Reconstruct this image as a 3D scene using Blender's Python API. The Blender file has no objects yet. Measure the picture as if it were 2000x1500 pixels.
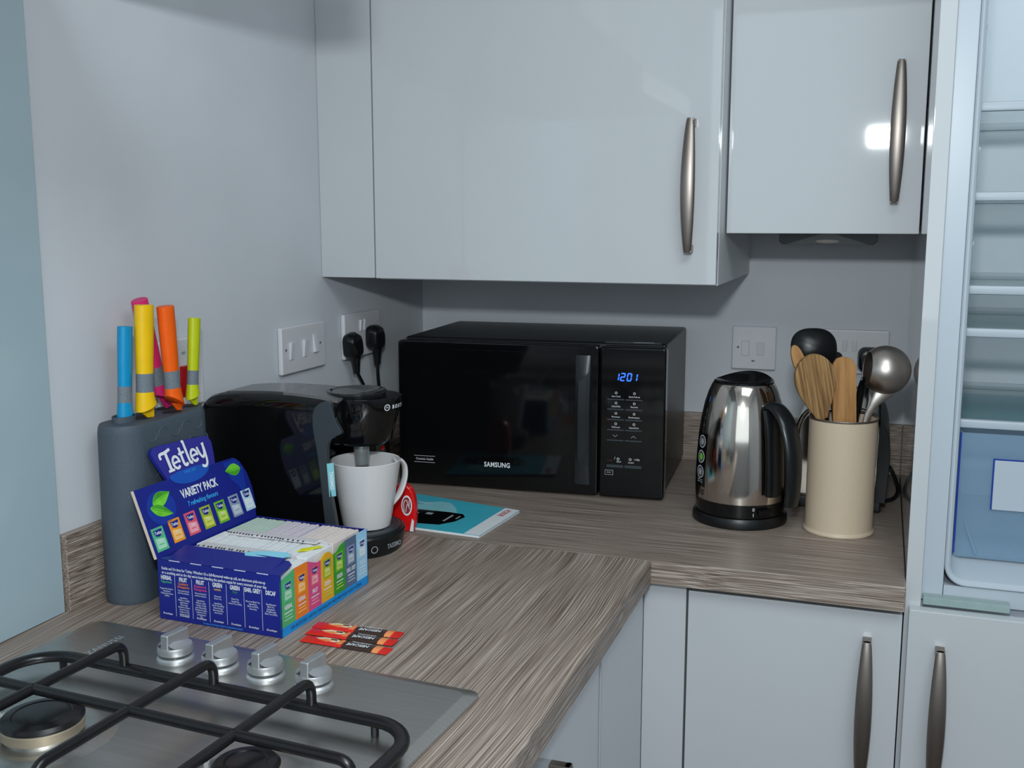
import bpy, bmesh, math, random
from mathutils import Vector, Matrix, Euler
random.seed(7)
SC = bpy.context.scene
COL = SC.collection
PI = math.pi
T = 0.91                                   # worktop surface height

# ------------------------------------------------------------------ camera
cam_d = bpy.data.cameras.new('camera'); cam_d.sensor_width = 36.0; cam_d.lens = 36.0 * 2054.75 / 2000.0
cam = bpy.data.objects.new('camera', cam_d); COL.objects.link(cam)
cam.location = (0.959144, -2.140107, 1.401889)
cam.rotation_euler = (PI / 2 - 0.1553, 0.0, 0.3366)
cam_d.clip_start = 0.02
SC.camera = cam

# ------------------------------------------------------------------ world, lamps, exposure
SC.view_settings.view_transform = 'Standard'; SC.view_settings.look = 'None'
SC.view_settings.gamma = 1.0; SC.view_settings.use_curve_mapping = False
SC.view_settings.exposure = 0.0
W = bpy.data.worlds.new('world'); SC.world = W; W.use_nodes = True
W.node_tree.nodes['Background'].inputs[0].default_value = (0.55, 0.68, 0.8, 1)
W.node_tree.nodes['Background'].inputs[1].default_value = 0.25

def area(name, loc, rot, sx, sy, power, col):
    d = bpy.data.lights.new(name, 'AREA'); d.shape = 'RECTANGLE'; d.size = sx; d.size_y = sy
    d.energy = power; d.color = col
    o = bpy.data.objects.new(name, d); COL.objects.link(o); o.location = loc; o.rotation_euler = rot
    return o
# the flash on top of the photographer's camera, aimed a little to the left, into the corner
area('camera_flash', (0.950, -2.145, 1.657), (PI / 2 - 0.09, 0, 0.28), 0.10, 0.05, 10.4, (0.90, 0.98, 1.0))
# added overhead fill for the ambient level, its source assumed and out of view
area('ceiling_fill_light', (1.25, -1.90, 2.34), (0, 0, 0), 0.9, 0.9, 17.5, (0.84, 0.96, 1.0))
# added broad fill behind the camera to lift the shadows, shaped as a window
area('rear_fill_light', (1.25, -3.96, 1.68), (PI / 2, 0, 0), 2.2, 1.40, 15.0, (0.80, 0.94, 1.0))

# the fridge's own lamp, under its ceiling
area('fridge_lamp', (1.33, -.40, 2.045), (0.25, 0, 0), 0.30, 0.12, 0.6, (0.88, 0.97, 1.0))

# ------------------------------------------------------------------ materials
def lin(c):
    c = c / 255.0
    return c / 12.92 if c <= 0.04045 else ((c + 0.055) / 1.055) ** 2.4
def rgb(c): return (lin(c[0]), lin(c[1]), lin(c[2]), 1.0)
MATS = {}
def mat(name, c, rough=0.5, metal=0.0, var=0.06, vs=40.0, bump=0.0, trans=0.0, coat=0.0, emit=0.0, ior=1.45, stretch=None, spec=0.5, alpha=1.0):
    if name in MATS: return MATS[name]
    m = bpy.data.materials.new(name); m.use_nodes = True; nt = m.node_tree; N = nt.nodes; L = nt.links
    b = N['Principled BSDF']
    tc = N.new('ShaderNodeTexCoord'); mp = N.new('ShaderNodeMapping'); no = N.new('ShaderNodeTexNoise')
    no.inputs['Scale'].default_value = vs; no.inputs['Detail'].default_value = 3
    if stretch: mp.inputs['Scale'].default_value = stretch
    L.new(tc.outputs['Object'], mp.inputs['Vector']); L.new(mp.outputs['Vector'], no.inputs['Vector'])
    rp = N.new('ShaderNodeValToRGB'); base = rgb(c)
    rp.color_ramp.elements[0].position = 0.3; rp.color_ramp.elements[1].position = 0.7
    rp.color_ramp.elements[0].color = tuple(min(1, x * (1 - var)) for x in base[:3]) + (1,)
    rp.color_ramp.elements[1].color = tuple(min(1, x * (1 + var)) for x in base[:3]) + (1,)
    L.new(no.outputs['Fac'], rp.inputs['Fac']); L.new(rp.outputs['Color'], b.inputs['Base Color'])
    b.inputs['Roughness'].default_value = rough; b.inputs['Metallic'].default_value = metal
    b.inputs['IOR'].default_value = ior; b.inputs['Coat Weight'].default_value = coat; b.inputs['Coat Roughness'].default_value = 0.03
    b.inputs['Specular IOR Level'].default_value = spec
    b.inputs['Transmission Weight'].default_value = trans
    b.inputs['Alpha'].default_value = alpha
    if bump:
        bp = N.new('ShaderNodeBump'); bp.inputs['Strength'].default_value = bump; bp.inputs['Distance'].default_value = 0.002
        L.new(no.outputs['Fac'], bp.inputs['Height']); L.new(bp.outputs['Normal'], b.inputs['Normal'])
    if emit:
        b.inputs['Emission Color'].default_value = base; b.inputs['Emission Strength'].default_value = emit
    MATS[name] = m
    return m

def wood_mat(name, dark, mid, light, along, across, rough=0.5, contrast=1.0):
    m = bpy.data.materials.new(name); m.use_nodes = True; nt = m.node_tree; N = nt.nodes; L = nt.links
    b = N['Principled BSDF']; b.inputs['Roughness'].default_value = rough; b.inputs['Specular IOR Level'].default_value = 0.35
    tc = N.new('ShaderNodeTexCoord')
    warp = N.new('ShaderNodeTexNoise'); warp.inputs['Scale'].default_value = 3.2; warp.inputs['Detail'].default_value = 1.0
    L.new(tc.outputs['Object'], warp.inputs['Vector'])
    sub = N.new('ShaderNodeVectorMath'); sub.operation = 'SUBTRACT'; sub.inputs[1].default_value = (0.5, 0.5, 0.5)
    L.new(warp.outputs['Color'], sub.inputs[0])
    mul = N.new('ShaderNodeVectorMath'); mul.operation = 'MULTIPLY'; mul.inputs[1].default_value = (0, 0.022, 0.0)
    L.new(sub.outputs[0], mul.inputs[0])
    add = N.new('ShaderNodeVectorMath'); add.operation = 'ADD'
    L.new(tc.outputs['Object'], add.inputs[0]); L.new(mul.outputs[0], add.inputs[1])
    def ns(sc, det):
        mp = N.new('ShaderNodeMapping'); mp.inputs['Scale'].default_value = sc
        L.new(add.outputs[0], mp.inputs['Vector'])
        n = N.new('ShaderNodeTexNoise'); n.inputs['Scale'].default_value = 1.0; n.inputs['Detail'].default_value = det; n.inputs['Roughness'].default_value = 0.6
        L.new(mp.outputs['Vector'], n.inputs['Vector']); return n
    fine = ns((along, across, across), 3.0); broad = ns((along * 0.18, across * 0.12, across * 0.12), 2.0)
    r1 = N.new('ShaderNodeValToRGB'); e = r1.color_ramp.elements
    e[0].position = 0.36; e[0].color = rgb(dark); e[1].position = 0.66; e[1].color = rgb(light)
    k = r1.color_ramp.elements.new(0.5); k.color = rgb(mid)
    L.new(fine.outputs['Fac'], r1.inputs['Fac'])
    r2 = N.new('ShaderNodeValToRGB'); e = r2.color_ramp.elements
    e[0].position = 0.3; e[0].color = (0.72, 0.70, 0.69, 1); e[1].position = 0.7; e[1].color = (1.12, 1.12, 1.12, 1)
    L.new(broad.outputs['Fac'], r2.inputs['Fac'])
    mx = N.new('ShaderNodeMixRGB'); mx.blend_type = 'MULTIPLY'; mx.inputs['Fac'].default_value = contrast
    L.new(r1.outputs['Color'], mx.inputs[1]); L.new(r2.outputs['Color'], mx.inputs[2])
    L.new(mx.outputs['Color'], b.inputs['Base Color'])
    bp = N.new('ShaderNodeBump'); bp.inputs['Strength'].default_value = 0.25; bp.inputs['Distance'].default_value = 0.001
    L.new(fine.outputs['Fac'], bp.inputs['Height']); L.new(bp.outputs['Normal'], b.inputs['Normal'])
    MATS[name] = m
    return m

WOODTOP = wood_mat('grey_oak_laminate', (98, 83, 74), (140, 124, 113), (190, 176, 166), 5, 720, 0.42, 0.5)
SPOONW = wood_mat('beech_wood', (154, 106, 60), (172, 124, 74), (186, 138, 86), 10, 160, 0.6, 0.3)
SPOONW2 = wood_mat('dark_grained_wood', (104, 76, 44), (146, 110, 68), (172, 136, 92), 8, 230, 0.6, 0.6)
PAINT = mat('wall_paint', (203, 205, 210), 0.85, var=0.025, vs=6, bump=0.04, spec=0.2)
CEIL = mat('ceiling_paint', (225, 226, 228), 0.9, var=0.02)
FLOORM = wood_mat('floor_boards', (70, 60, 52), (98, 86, 76), (120, 108, 96), 6, 60, 0.5)
GLOSSW = mat('white_gloss_door', (191, 193, 196), 0.035, var=0.012, vs=5, coat=0.2)
WHITEM = mat('white_matt_panel', (214, 216, 219), 0.45, var=0.015, vs=8)
SEAM = mat('dark_gap', (60, 62, 64), 0.8)
NICKEL = mat('brushed_nickel', (146, 136, 129), 0.40, 1.0, var=0.05, vs=30, stretch=(40, 40, 1), bump=0.02)
FRIDGEW = mat('fridge_plastic', (180, 188, 197), 0.32, var=0.012, vs=10)
SHELFG = mat('fridge_shelf_glass', (112, 186, 182), 0.1, var=0.01, alpha=0.24)
LINER = mat('fridge_liner', (206, 213, 220), 0.35, var=0.01)
BLUEP = mat('blue_tint_plastic', (150, 182, 208), 0.08, var=0.01, alpha=0.34)
BLUEE = mat('deep_blue_edge', (34, 62, 150), 0.2, var=0.03)
SPLASH = mat('pale_glass_splashback', (162, 180, 188), 0.12, var=0.01, vs=4)
BLACKG = mat('black_gloss', (10, 11, 12), 0.07, var=0.05)
BLACKS = mat('black_satin', (17, 18, 19), 0.35, var=0.12, vs=200, bump=0.05)
BLACKP = mat('black_plastic', (20, 22, 24), 0.28, var=0.06)
DGREY = mat('dark_grey_plastic', (52, 58, 63), 0.32, var=0.05)
TGREY = mat('grey_satin_top', (98, 98, 100), 0.24, var=0.05)
BLKGREY = mat('knife_block_grey', (70, 80, 90), 0.62, var=0.07, vs=300, bump=0.08)
BLKSLOT = mat('slot_dark', (26, 32, 36), 0.7)
BANDG = mat('grey_rubber_band', (112, 120, 128), 0.7, var=0.14, vs=500)
STEEL = mat('brushed_steel', (196, 193, 189), 0.36, 1.0, var=0.05, vs=8, stretch=(1, 30, 30), bump=0.015)
STEELK = mat('satin_knob_metal', (198, 199, 201), 0.42, 0.85, var=0.04, vs=60)
CHROME = mat('polished_steel', (204, 194, 184), 0.10, 1.0, var=0.03, vs=12)
LADLES = mat('worn_steel', (208, 198, 190), 0.36, 1.0, var=0.05, vs=30)
ENAMEL = mat('black_enamel', (20, 18, 20), 0.3, var=0.15, vs=60)
ALU = mat('burner_aluminium', (176, 162, 142), 0.5, 0.7, var=0.1, vs=40)
CERAM = mat('white_ceramic', (208, 205, 206), 0.14, var=0.01, coat=0.3)
CREAM = mat('cream_enamel', (202, 182, 158), 0.42, var=0.015, vs=300)
RED = mat('red_plastic', (214, 22, 24), 0.22, var=0.04)
REDD = mat('red_rocker', (178, 14, 22), 0.3)
SOCKW = mat('socket_white', (212, 210, 214), 0.3, var=0.01)
SOCKG = mat('socket_line', (120, 120, 126), 0.5)
WHITEI = mat('white_ink', (226, 228, 232), 0.5, var=0.02)
GREYI = mat('grey_ink', (150, 156, 162), 0.5)
DARKI = mat('dark_ink', (34, 34, 52), 0.6)
BLUELED = mat('blue_display', (46, 104, 255), 0.4, emit=1.3)
NAVY = mat('navy_card', (22, 34, 128), 0.38, var=0.05, vs=20)
BLUE2 = mat('tag_blue', (44, 44, 140), 0.38, var=0.03)
BLUEM = mat('mid_blue_ink', (24, 82, 178), 0.4, var=0.08)
BLUEL = mat('bright_blue_ink', (10, 142, 220), 0.4)
CYANI = mat('cyan_ink', (60, 168, 236), 0.4)
CARDB = mat('raw_card_edge', (214, 196, 180), 0.8)
PAPER = mat('white_paper', (222, 224, 226), 0.75, var=0.03, vs=90)
PAPERG = mat('green_tint_paper', (186, 204, 190), 0.75, var=0.04, vs=90)
PAPERL = mat('lilac_tint_paper', (208, 198, 208), 0.75, var=0.04, vs=90)
PAPERP = mat('cream_tint_paper', (222, 208, 202), 0.75, var=0.04, vs=90)
PAPERC = mat('pale_blue_paper', (140, 206, 226), 0.7, var=0.05)
CARDW = mat('inner_card', (206, 202, 204), 0.8, var=0.03)
TEALC = mat('teal_cover', (66, 178, 198), 0.35, var=0.06, vs=12)
TEALL = mat('pale_teal_ink', (138, 200, 208), 0.35)
LEAFG = mat('leaf_green', (112, 200, 52), 0.5, var=0.2, vs=60)
LEAFD = mat('leaf_dark', (66, 156, 40), 0.5, var=0.2, vs=60)
DBROWN = mat('coffee_brown', (56, 38, 32), 0.3, var=0.06)
SACHR = mat('sachet_red', (216, 36, 28), 0.26, var=0.08)
SACHO = mat('sachet_orange', (232, 140, 84), 0.28)
SACHC = mat('sachet_cream', (226, 206, 176), 0.28)
FLAV = [mat('flavour_mint', (74, 172, 112), 0.4), mat('flavour_orange', (232, 124, 34), 0.4), mat('flavour_pink', (212, 74, 132), 0.4),
        mat('flavour_amber', (226, 168, 30), 0.4), mat('flavour_green', (52, 148, 46), 0.4), mat('flavour_slate', (88, 106, 138), 0.4), mat('flavour_sky', (156, 206, 236), 0.4)]
PACK = [mat('pack_mint', (86, 178, 132), 0.35), mat('pack_orange', (236, 146, 40), 0.35), mat('pack_pink', (222, 88, 110), 0.35),
        mat('pack_olive', (150, 170, 44), 0.35), mat('pack_lime', (108, 176, 44), 0.35), mat('pack_silver', (136, 150, 172), 0.35), mat('pack_ice', (186, 212, 226), 0.35)]
PACKL = [mat('packl_mint', (164, 214, 184), 0.35), mat('packl_orange', (246, 196, 120), 0.35), mat('packl_pink', (238, 160, 172), 0.35),
         mat('packl_olive', (206, 208, 92), 0.35), mat('packl_lime', (196, 216, 96), 0.35), mat('packl_silver', (186, 196, 208), 0.35), mat('packl_ice', (222, 232, 238), 0.35)]

# ------------------------------------------------------------------ geometry helpers
def V(*a): return Vector(a)
def FM(o, x, y):
    x = Vector(x).normalized(); y = Vector(y).normalized(); z = x.cross(y)
    return Matrix(((x.x, y.x, z.x, o[0]), (x.y, y.y, z.y, o[1]), (x.z, y.z, z.z, o[2]), (0, 0, 0, 1)))
def RZ(a, loc=(0, 0, 0)): return Matrix.Translation(loc) @ Matrix.Rotation(a, 4, 'Z')
def spline(pts, n=8):
    P = [Vector(p) for p in pts]; out = []
    for i in range(len(P) - 1):
        p0 = P[max(i - 1, 0)]; p1 = P[i]; p2 = P[i + 1]; p3 = P[min(i + 2, len(P) - 1)]
        for k in range(n):
            t = k / n
            out.append(0.5 * ((2 * p1) + (p2 - p0) * t + (2 * p0 - 5 * p1 + 4 * p2 - p3) * t * t + (3 * p1 - p0 - 3 * p2 + p3) * t ** 3))
    out.append(P[-1]); return out
def bend(pts, r, n=6):
    P = [Vector(p) for p in pts]; out = [P[0]]
    for a, b, c in zip(P[:-2], P[1:-1], P[2:]):
        u = (a - b).normalized(); v = (c - b).normalized(); k = min(r, (a - b).length * .49, (c - b).length * .49)
        p, q = b + u * k, b + v * k
        for i in range(n + 1):
            t = i / n; out.append((1 - t) ** 2 * p + 2 * t * (1 - t) * b + t * t * q)
    return out + [P[-1]]
def rrect(x0, x1, y0, y1, r, n=6):
    out = []
    for cx, cy, a0 in ((x1 - r, y0 + r, -PI / 2), (x1 - r, y1 - r, 0), (x0 + r, y1 - r, PI / 2), (x0 + r, y0 + r, PI)):
        for k in range(n + 1):
            a = a0 + PI / 2 * k / n; out.append((cx + r * math.cos(a), cy + r * math.sin(a)))
    return out
def ell(cx, cy, rx, ry, n=28): return [(cx + rx * math.cos(2 * PI * k / n), cy + ry * math.sin(2 * PI * k / n)) for k in range(n)]

class Part:
    def __init__(s, M=None): s.bm = bmesh.new(); s.mats = []; s.M = M or Matrix.Identity(4)
    def mi(s, m):
        if m not in s.mats: s.mats.append(m)
        return s.mats.index(m)
    def put(s, t, m, M=None, bev=0, seg=2, angle=20):
        if bev > 0:
            t.normal_update()
            es = [e for e in t.edges if len(e.link_faces) == 2 and e.calc_face_angle(0) > math.radians(angle)]
            bmesh.ops.bevel(t, geom=es, offset=bev, segments=seg, profile=0.5, affect='EDGES', clamp_overlap=True)
        t.transform(s.M @ M if M else s.M)
        i = s.mi(m)
        for f in t.faces: f.material_index = i; f.smooth = True
        me = bpy.data.meshes.new('t'); t.to_mesh(me); t.free(); s.bm.from_mesh(me); bpy.data.meshes.remove(me)
        return s
    def box(s, x0, x1, y0, y1, z0, z1, m, bev=0, seg=2, M=None):
        t = bmesh.new(); bmesh.ops.create_cube(t, size=1)
        for v in t.verts: v.co = ((x0 + x1) / 2 + v.co.x * (x1 - x0), (y0 + y1) / 2 + v.co.y * (y1 - y0), (z0 + z1) / 2 + v.co.z * (z1 - z0))
        return s.put(t, m, M, bev, seg)
    def prism(s, pts, lo, hi, m, axis='z', bev=0, seg=2, M=None, angle=20):
        f = {'z': lambda p, h: (p[0], p[1], h), 'y': lambda p, h: (p[0], h, p[1]), 'x': lambda p, h: (h, p[0], p[1])}[axis]
        t = bmesh.new(); a = [t.verts.new(f(p, lo)) for p in pts]; b = [t.verts.new(f(p, hi)) for p in pts]; n = len(pts)
        t.faces.new(a); t.faces.new(b)
        for i in range(n): t.faces.new((a[i], a[(i + 1) % n], b[(i + 1) % n], b[i]))
        bmesh.ops.recalc_face_normals(t, faces=t.faces)
        return s.put(t, m, M, bev, seg, angle)
    def loft(s, rings, m, cap=True, loop=False, M=None):
        t = bmesh.new(); R = [[t.verts.new(p) for p in r] for r in rings]; n = len(rings[0])
        q = len(R) if loop else len(R) - 1
        for i in range(q):
            A = R[i]; B = R[(i + 1) % len(R)]
            for k in range(n): t.faces.new((A[k], A[(k + 1) % n], B[(k + 1) % n], B[k]))
        if cap and not loop: t.faces.new(R[0]); t.faces.new(R[-1])
        bmesh.ops.recalc_face_normals(t, faces=t.faces)
        return s.put(t, m, M)
    def lathe(s, prof, m, seg=48, c=(0, 0, 0), M=None, sy=1.0):
        t = bmesh.new(); R = []
        for r, z in prof:
            if r < 1e-6: R.append([t.verts.new((c[0], c[1], c[2] + z))])
            else: R.append([t.verts.new((c[0] + r * math.cos(2 * PI * k / seg), c[1] + sy * r * math.sin(2 * PI * k / seg), c[2] + z)) for k in range(seg)])
        for A, B in zip(R[:-1], R[1:]):
            for k in range(seg):
                l = (k + 1) % seg
                if len(A) == 1 and len(B) == 1: continue
                if len(A) == 1: t.faces.new((A[0], B[k], B[l]))
                elif len(B) == 1: t.faces.new((A[k], A[l], B[0]))
                else: t.faces.new((A[k], A[l], B[l], B[k]))
        bmesh.ops.recalc_face_normals(t, faces=t.faces)
        return s.put(t, m, M)
    def tube(s, pts, r, m, seg=10, k=1.0, up=(0, 0, 1), loop=False, M=None):
        P = [Vector(p) for p in pts]; n = len(P); R = []
        rr = r if isinstance(r, (list, tuple)) else [r] * n
        tang = lambda i: ((P[(i + 1) % n] - P[i - 1]) if loop else (P[min(i + 1, n - 1)] - P[max(i - 1, 0)])).normalized()
        u = Vector(up)
        for i in range(n):
            d = tang(i); u = u - d * u.dot(d)
            if u.length < 1e-5: u = d.orthogonal()
            u.normalize(); w = d.cross(u)
            R.append([P[i] + rr[i] * (math.cos(2 * PI * j / seg) * u + k * math.sin(2 * PI * j / seg) * w) for j in range(seg)])
        return s.loft(R, m, loop=loop, M=M)
    def ribbon(s, pts, w, m, M=None, z=0.0):
        P = [Vector((p[0], p[1], 0)) for p in pts]; n = len(P); A = []; B = []
        for i in range(n):
            d = (P[min(i + 1, n - 1)] - P[max(i - 1, 0)]).normalized(); q = Vector((-d.y, d.x, 0)) * (w[i] if isinstance(w, (list, tuple)) else w) / 2
            A.append(P[i] + q); B.append(P[i] - q)
        t = bmesh.new(); a = [t.verts.new((v.x, v.y, z)) for v in A]; b = [t.verts.new((v.x, v.y, z)) for v in B]
        for i in range(n - 1): t.faces.new((b[i], b[i + 1], a[i + 1], a[i]))
        return s.put(t, m, M)
    def poly(s, pts, m, M=None):
        t = bmesh.new(); t.faces.new([t.verts.new(p if len(p) == 3 else (p[0], p[1], 0)) for p in pts])
        return s.put(t, m, M)
    def text(s, body, size, M, m, sx=1.0, bold=0.0, align='CENTER', shear=0.0, gap=1.0):
        c = bpy.data.curves.new('t', 'FONT'); c.body = body; c.size = size; c.align_x = align; c.align_y = 'CENTER'
        c.resolution_u = 2; c.offset = bold; c.shear = shear; c.space_character = gap
        o = bpy.data.objects.new('t', c); COL.objects.link(o)
        me = bpy.data.meshes.new_from_object(o.evaluated_get(bpy.context.evaluated_depsgraph_get()))
        bpy.data.objects.remove(o); bpy.data.curves.remove(c)
        me.transform(s.M @ M @ Matrix.Diagonal((sx, 1, 1, 1)))
        i = s.mi(m)
        n0 = len(s.bm.faces); s.bm.from_mesh(me); s.bm.faces.ensure_lookup_table()
        for f in s.bm.faces[n0:]: f.material_index = i; f.smooth = False
        bpy.data.meshes.remove(me); return s
    def build(s, name, parent=None, loc=None, rz=0.0, label=None, cat=None, group=None, kind=None, rot=None):
        me = bpy.data.meshes.new(name); s.bm.to_mesh(me); s.bm.free()
        for m in s.mats: me.materials.append(m)
        me.set_sharp_from_angle(angle=math.radians(34))
        o = bpy.data.objects.new(name, me); COL.objects.link(o)
        w = o.modifiers.new('weighted_normals', 'WEIGHTED_NORMAL'); w.mode = 'FACE_AREA'; w.keep_sharp = True; w.weight = 60
        if parent: o.parent = parent
        if loc is not None: o.location = loc
        o.rotation_euler = rot if rot else (0, 0, rz)
        return tag(o, label, cat, group, kind)
def tag(o, label=None, cat=None, group=None, kind=None):
    for k, v in (('label', label), ('category', cat), ('group', group), ('kind', kind)):
        if v: o[k] = v
    return o
def thing(name, label, cat, loc=(0, 0, 0), rz=0.0, group=None, rot=None):
    o = bpy.data.objects.new(name, None); COL.objects.link(o); o.location = loc; o.rotation_euler = rot if rot else (0, 0, rz)
    o.empty_display_size = 0.05
    return tag(o, label, cat, group)
def copy_tree(o, parent=None):
    c = o.copy(); COL.objects.link(c)
    if parent: c.parent = parent
    for ch in list(o.children): copy_tree(ch, c)
    return c

# ------------------------------------------------------------------ the room
RX, RY, RH = 2.5, -4.0, 2.42
Part().box(-0.1, 0, RY - .1, 0.1, 0, RH, PAINT).build('wall_left', kind='structure')
Part().box(0, RX + .1, 0, 0.1, 0, RH, PAINT).build('wall_back', kind='structure')
Part().box(RX, RX + .1, RY - .1, 0, 0, RH, PAINT).build('wall_right', kind='structure')
Part().box(0, RX, RY - .1, RY, 2.39, RH, PAINT).box(0, RX, RY - .1, RY, 0, .96, PAINT).box(0, .10, RY - .1, RY, .96, 2.39, PAINT).box(2.40, RX, RY - .1, RY, .96, 2.39, PAINT).build('wall_front', kind='structure')
wf = Part()
for a, b, c, d in ((.10, .15, .96, 2.39), (2.35, 2.40, .96, 2.39), (.15, 2.35, .96, 1.0), (.15, 2.35, 2.35, 2.39), (1.23, 1.27, 1.0, 2.35)):
    wf.box(a, b, RY - .08, RY - .02, c, d, WHITEM, .004)
wf.build('added_window_1', kind='structure')  # unseen window frame added to go with the rear fill light
Part().box(-.1, RX + .1, RY - .1, .1, -.08, 0, FLOORM).build('floor', kind='structure')
Part().box(-.1, RX + .1, RY - .1, .1, RH, RH + .08, CEIL).build('ceiling', kind='structure')
t = thing('added_ceiling_lamp', 'flat white ceiling lamp added out of view for the fill light', 'lamp', (1.25, -1.90, 2.36))  # unseen fixture added to carry the overhead fill light
Part().box(-.47, .47, -.47, .47, 0.0, .06, WHITEM, .006).build('housing', t)

# upstands against the walls, under the wall paint
Part().box(.0125, 1.125, .0005, .0125, 0, .1005, WOODTOP, .0015).build('trim_1', loc=(0, 0, T), rz=-PI / 2, kind='structure')
Part().box(0.0125, 1.012, -.0125, -.0005, T, T + .1, WOODTOP, .0015).build('trim_2', kind='structure')

# glass splashback behind the hob
t = Part().box(0.0005, 0.0065, -2.2, -1.128, T + .001, 2.3, SPLASH, .001)
t.build('glass_splashback', label='pale blue-green glass splashback on the left wall behind the hob', cat='splashback')

# worktops: grain along local x
Part().box(0.0015, 1.012, -.678, -.0015, -.0362, 0, WOODTOP, .0022).build('worktop', loc=(0, 0, T), label='grey-brown wood-grain worktop under the microwave and kettle', cat='worktop')
Part().box(0.6785, 2.3, 0.0015, .6634, -.0362, 0, WOODTOP, .0022).build('worktop', loc=(0, 0, T), rz=-PI / 2, label='grey-brown wood-grain worktop under the hob and the tea box', cat='worktop')

# ------------------------------------------------------------------ kitchen units
def bow_handle(parent, L, M):
    """bow handle along local z, standing off along local y(-)"""
    p = Part(M); n = 24; R = []
    for i in range(n + 1):
        u = i / n; s = math.sin(PI * u) ** 0.8; w = 0.0060 + 0.0056 * s; d = 0.021 + 0.013 * s; h = 0.0036 + 0.001 * s
        z = -L / 2 + L * u
        R.append([(w * math.cos(a) * (1 if abs(math.cos(a)) < .9 else .97), -d - h * math.sin(a), z) for a in [2 * PI * k / 16 for k in range(16)]])
    p.loft(R, NICKEL)
    for sgn in (-1, 1):
        zc = sgn * (L / 2 - .006)
        p.box(-.006, .006, -.024, 0.0, zc - .006, zc + .006, NICKEL, .0012)
    return p.build('handle', parent)

# left wall unit: filler against the wall, carcass, door
Part().box(0.0005, .1068, -.445, -.425, 1.2985, 2.15, GLOSSW, .0012).build('filler_panel', label='narrow white filler panel between the left wall and the big wall cabinet door', cat='panel')
t = thing('wall_cabinet', 'larger white gloss wall cabinet hanging above the microwave', 'cabinet', (.1085, 0, 1.2955))
Part().box(0, .6020, -.4235, -.0008, 0, .854, WHITEM, .001).build('carcass', t)
d = Part().box(.0005, .6015, -.445, -.425, .0025, .854, GLOSSW, .0014).build('door', t)
bow_handle(d, .208, Matrix.Translation((.5585, -.445, 1.4535 - 1.2955)))
t = thing('wall_cabinet', 'shorter, higher white gloss wall cabinet beside the open fridge', 'cabinet', (.7120, 0, 1.381))
Part().box(0, .2985, -.3475, -.0008, .001, .769, WHITEM, .001).build('carcass', t)
d = Part().box(.0015, .2990, -.367, -.3485, -.002, .769, GLOSSW, .0014).build('door', t)
bow_handle(d, .215, Matrix.Translation((.2595, -.367, 1.534 - 1.381)))
# small triangular fitting under the shorter cabinet
t = Part().prism([(-.083, 0), (.083, 0), (.083, -.019), (.077, -.024), (-.077, -.024), (-.083, -.019)], -.19, -.13, DGREY, 'y', .001)
t.prism([(-.07, -.0235), (.07, -.0235), (.002, -.002), (-.002, -.002)], -.192, -.189, TGREY, 'y')
t.prism(ell(0, -.018, .02, .003, 16), -.1935, -.1915, NICKEL, 'y')
t.build('cabinet_light', loc=(.866, 0, 1.3815), label='dark grey light fitting under the shorter wall cabinet', cat='light')

# base units under the back run
t = thing('base_cabinet', 'white base cabinet below the kettle with a long bow handle', 'cabinet', (.655, -.02, .1))
Part().box(.001, .356, -.618, 0, 0, .773, WHITEM, .001).build('carcass', t)
Part().box(-.0058, .0575, -.64, -.62, .02, .7735, GLOSSW, .001).build('filler_strip', t)
d = Part().box(.0605, .3555, -.64, -.62, .02, .764, GLOSSW, .0014).build('door', t)
bow_handle(d, .21, Matrix.Translation((.311, -.64, .722 - .1)))
# base units under the left run
Part().box(.629, .649, -.913, -.6605, .12, .8735, GLOSSW, .001).build('corner_panel', label='plain white corner panel under the inner corner of the worktop', cat='panel')
t = thing('base_cabinet', 'white base cabinet under the left worktop beside the hob', 'cabinet', (.62, -1.21, .1))
Part().box(-.56, .008, 0, .294, 0, .773, WHITEM, .001).build('carcass', t)
d = Part().box(.009, .029, .001, .2945, .02, .76, GLOSSW, .0014).build('door', t)
bow_handle(d, .21, Matrix.Translation((.029, .08, .62)) @ Matrix.Rotation(PI / 2, 4, 'Z'))

# ------------------------------------------------------------------ fridge
Part().box(1.0125, 1.0335, -.642, -.0008, .001, 2.2, GLOSSW, .001).build('tall_end_panel', label='tall white gloss panel between the worktop and the fridge', cat='panel')
FX = 1.0340
t = thing('fridge_freezer', 'white fridge freezer standing open with empty shelves', 'fridge', (FX, -.02, .0))
XI, XO = .0365, .515          # inner width (local)
p = Part()
p.box(0, .028, -.601, 0, .876, 2.1, FRIDGEW, .002)
p.box(XO + .012, .554, -.601, 0, .876, 2.1, FRIDGEW, .002)
p.box(.028, XO + .012, -.030, 0, .876, 2.1, FRIDGEW)
p.box(.028, XO + .012, -.6005, -.03, 2.075, 2.1, FRIDGEW)
p.box(.0285, XO + .012, -.6005, -.03, .876, .9005, FRIDGEW)
p.box(0.0, .554, -.59, -.01, .0, .872, FRIDGEW)
p.build('cabinet_body', t)
p = Part(); R = []
for o_, y in ((0, -.10), (0, -.30), (0, -.594), (.0012, -.600), (.004, -.6030), (.0065, -.6035), (.0085, -.6015), (.0086, -.598)):
    R.append([(x, y, z) for x, z in rrect(XI - o_, XO + o_, .9095 - o_, 2.065 + o_, .020 + o_, 8)])
p.loft(R[:4], LINER, cap=False); p.loft(R[3:], FRIDGEW, cap=False)
p.poly([(x, -.10, z) for x, z in rrect(XI, XO, .9095, 2.065, .02, 8)], LINER)
p.build('liner', t)
for z in (1.655, 1.595, 1.492, 1.362):
    Part().prism([(0, -.010), (.009, .006), (.009, .009), (0, .009)], -.5, -.12, FRIDGEW, 'y', M=Matrix.Translation((XI, 0, z))).build('shelf_rail', t)
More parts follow.
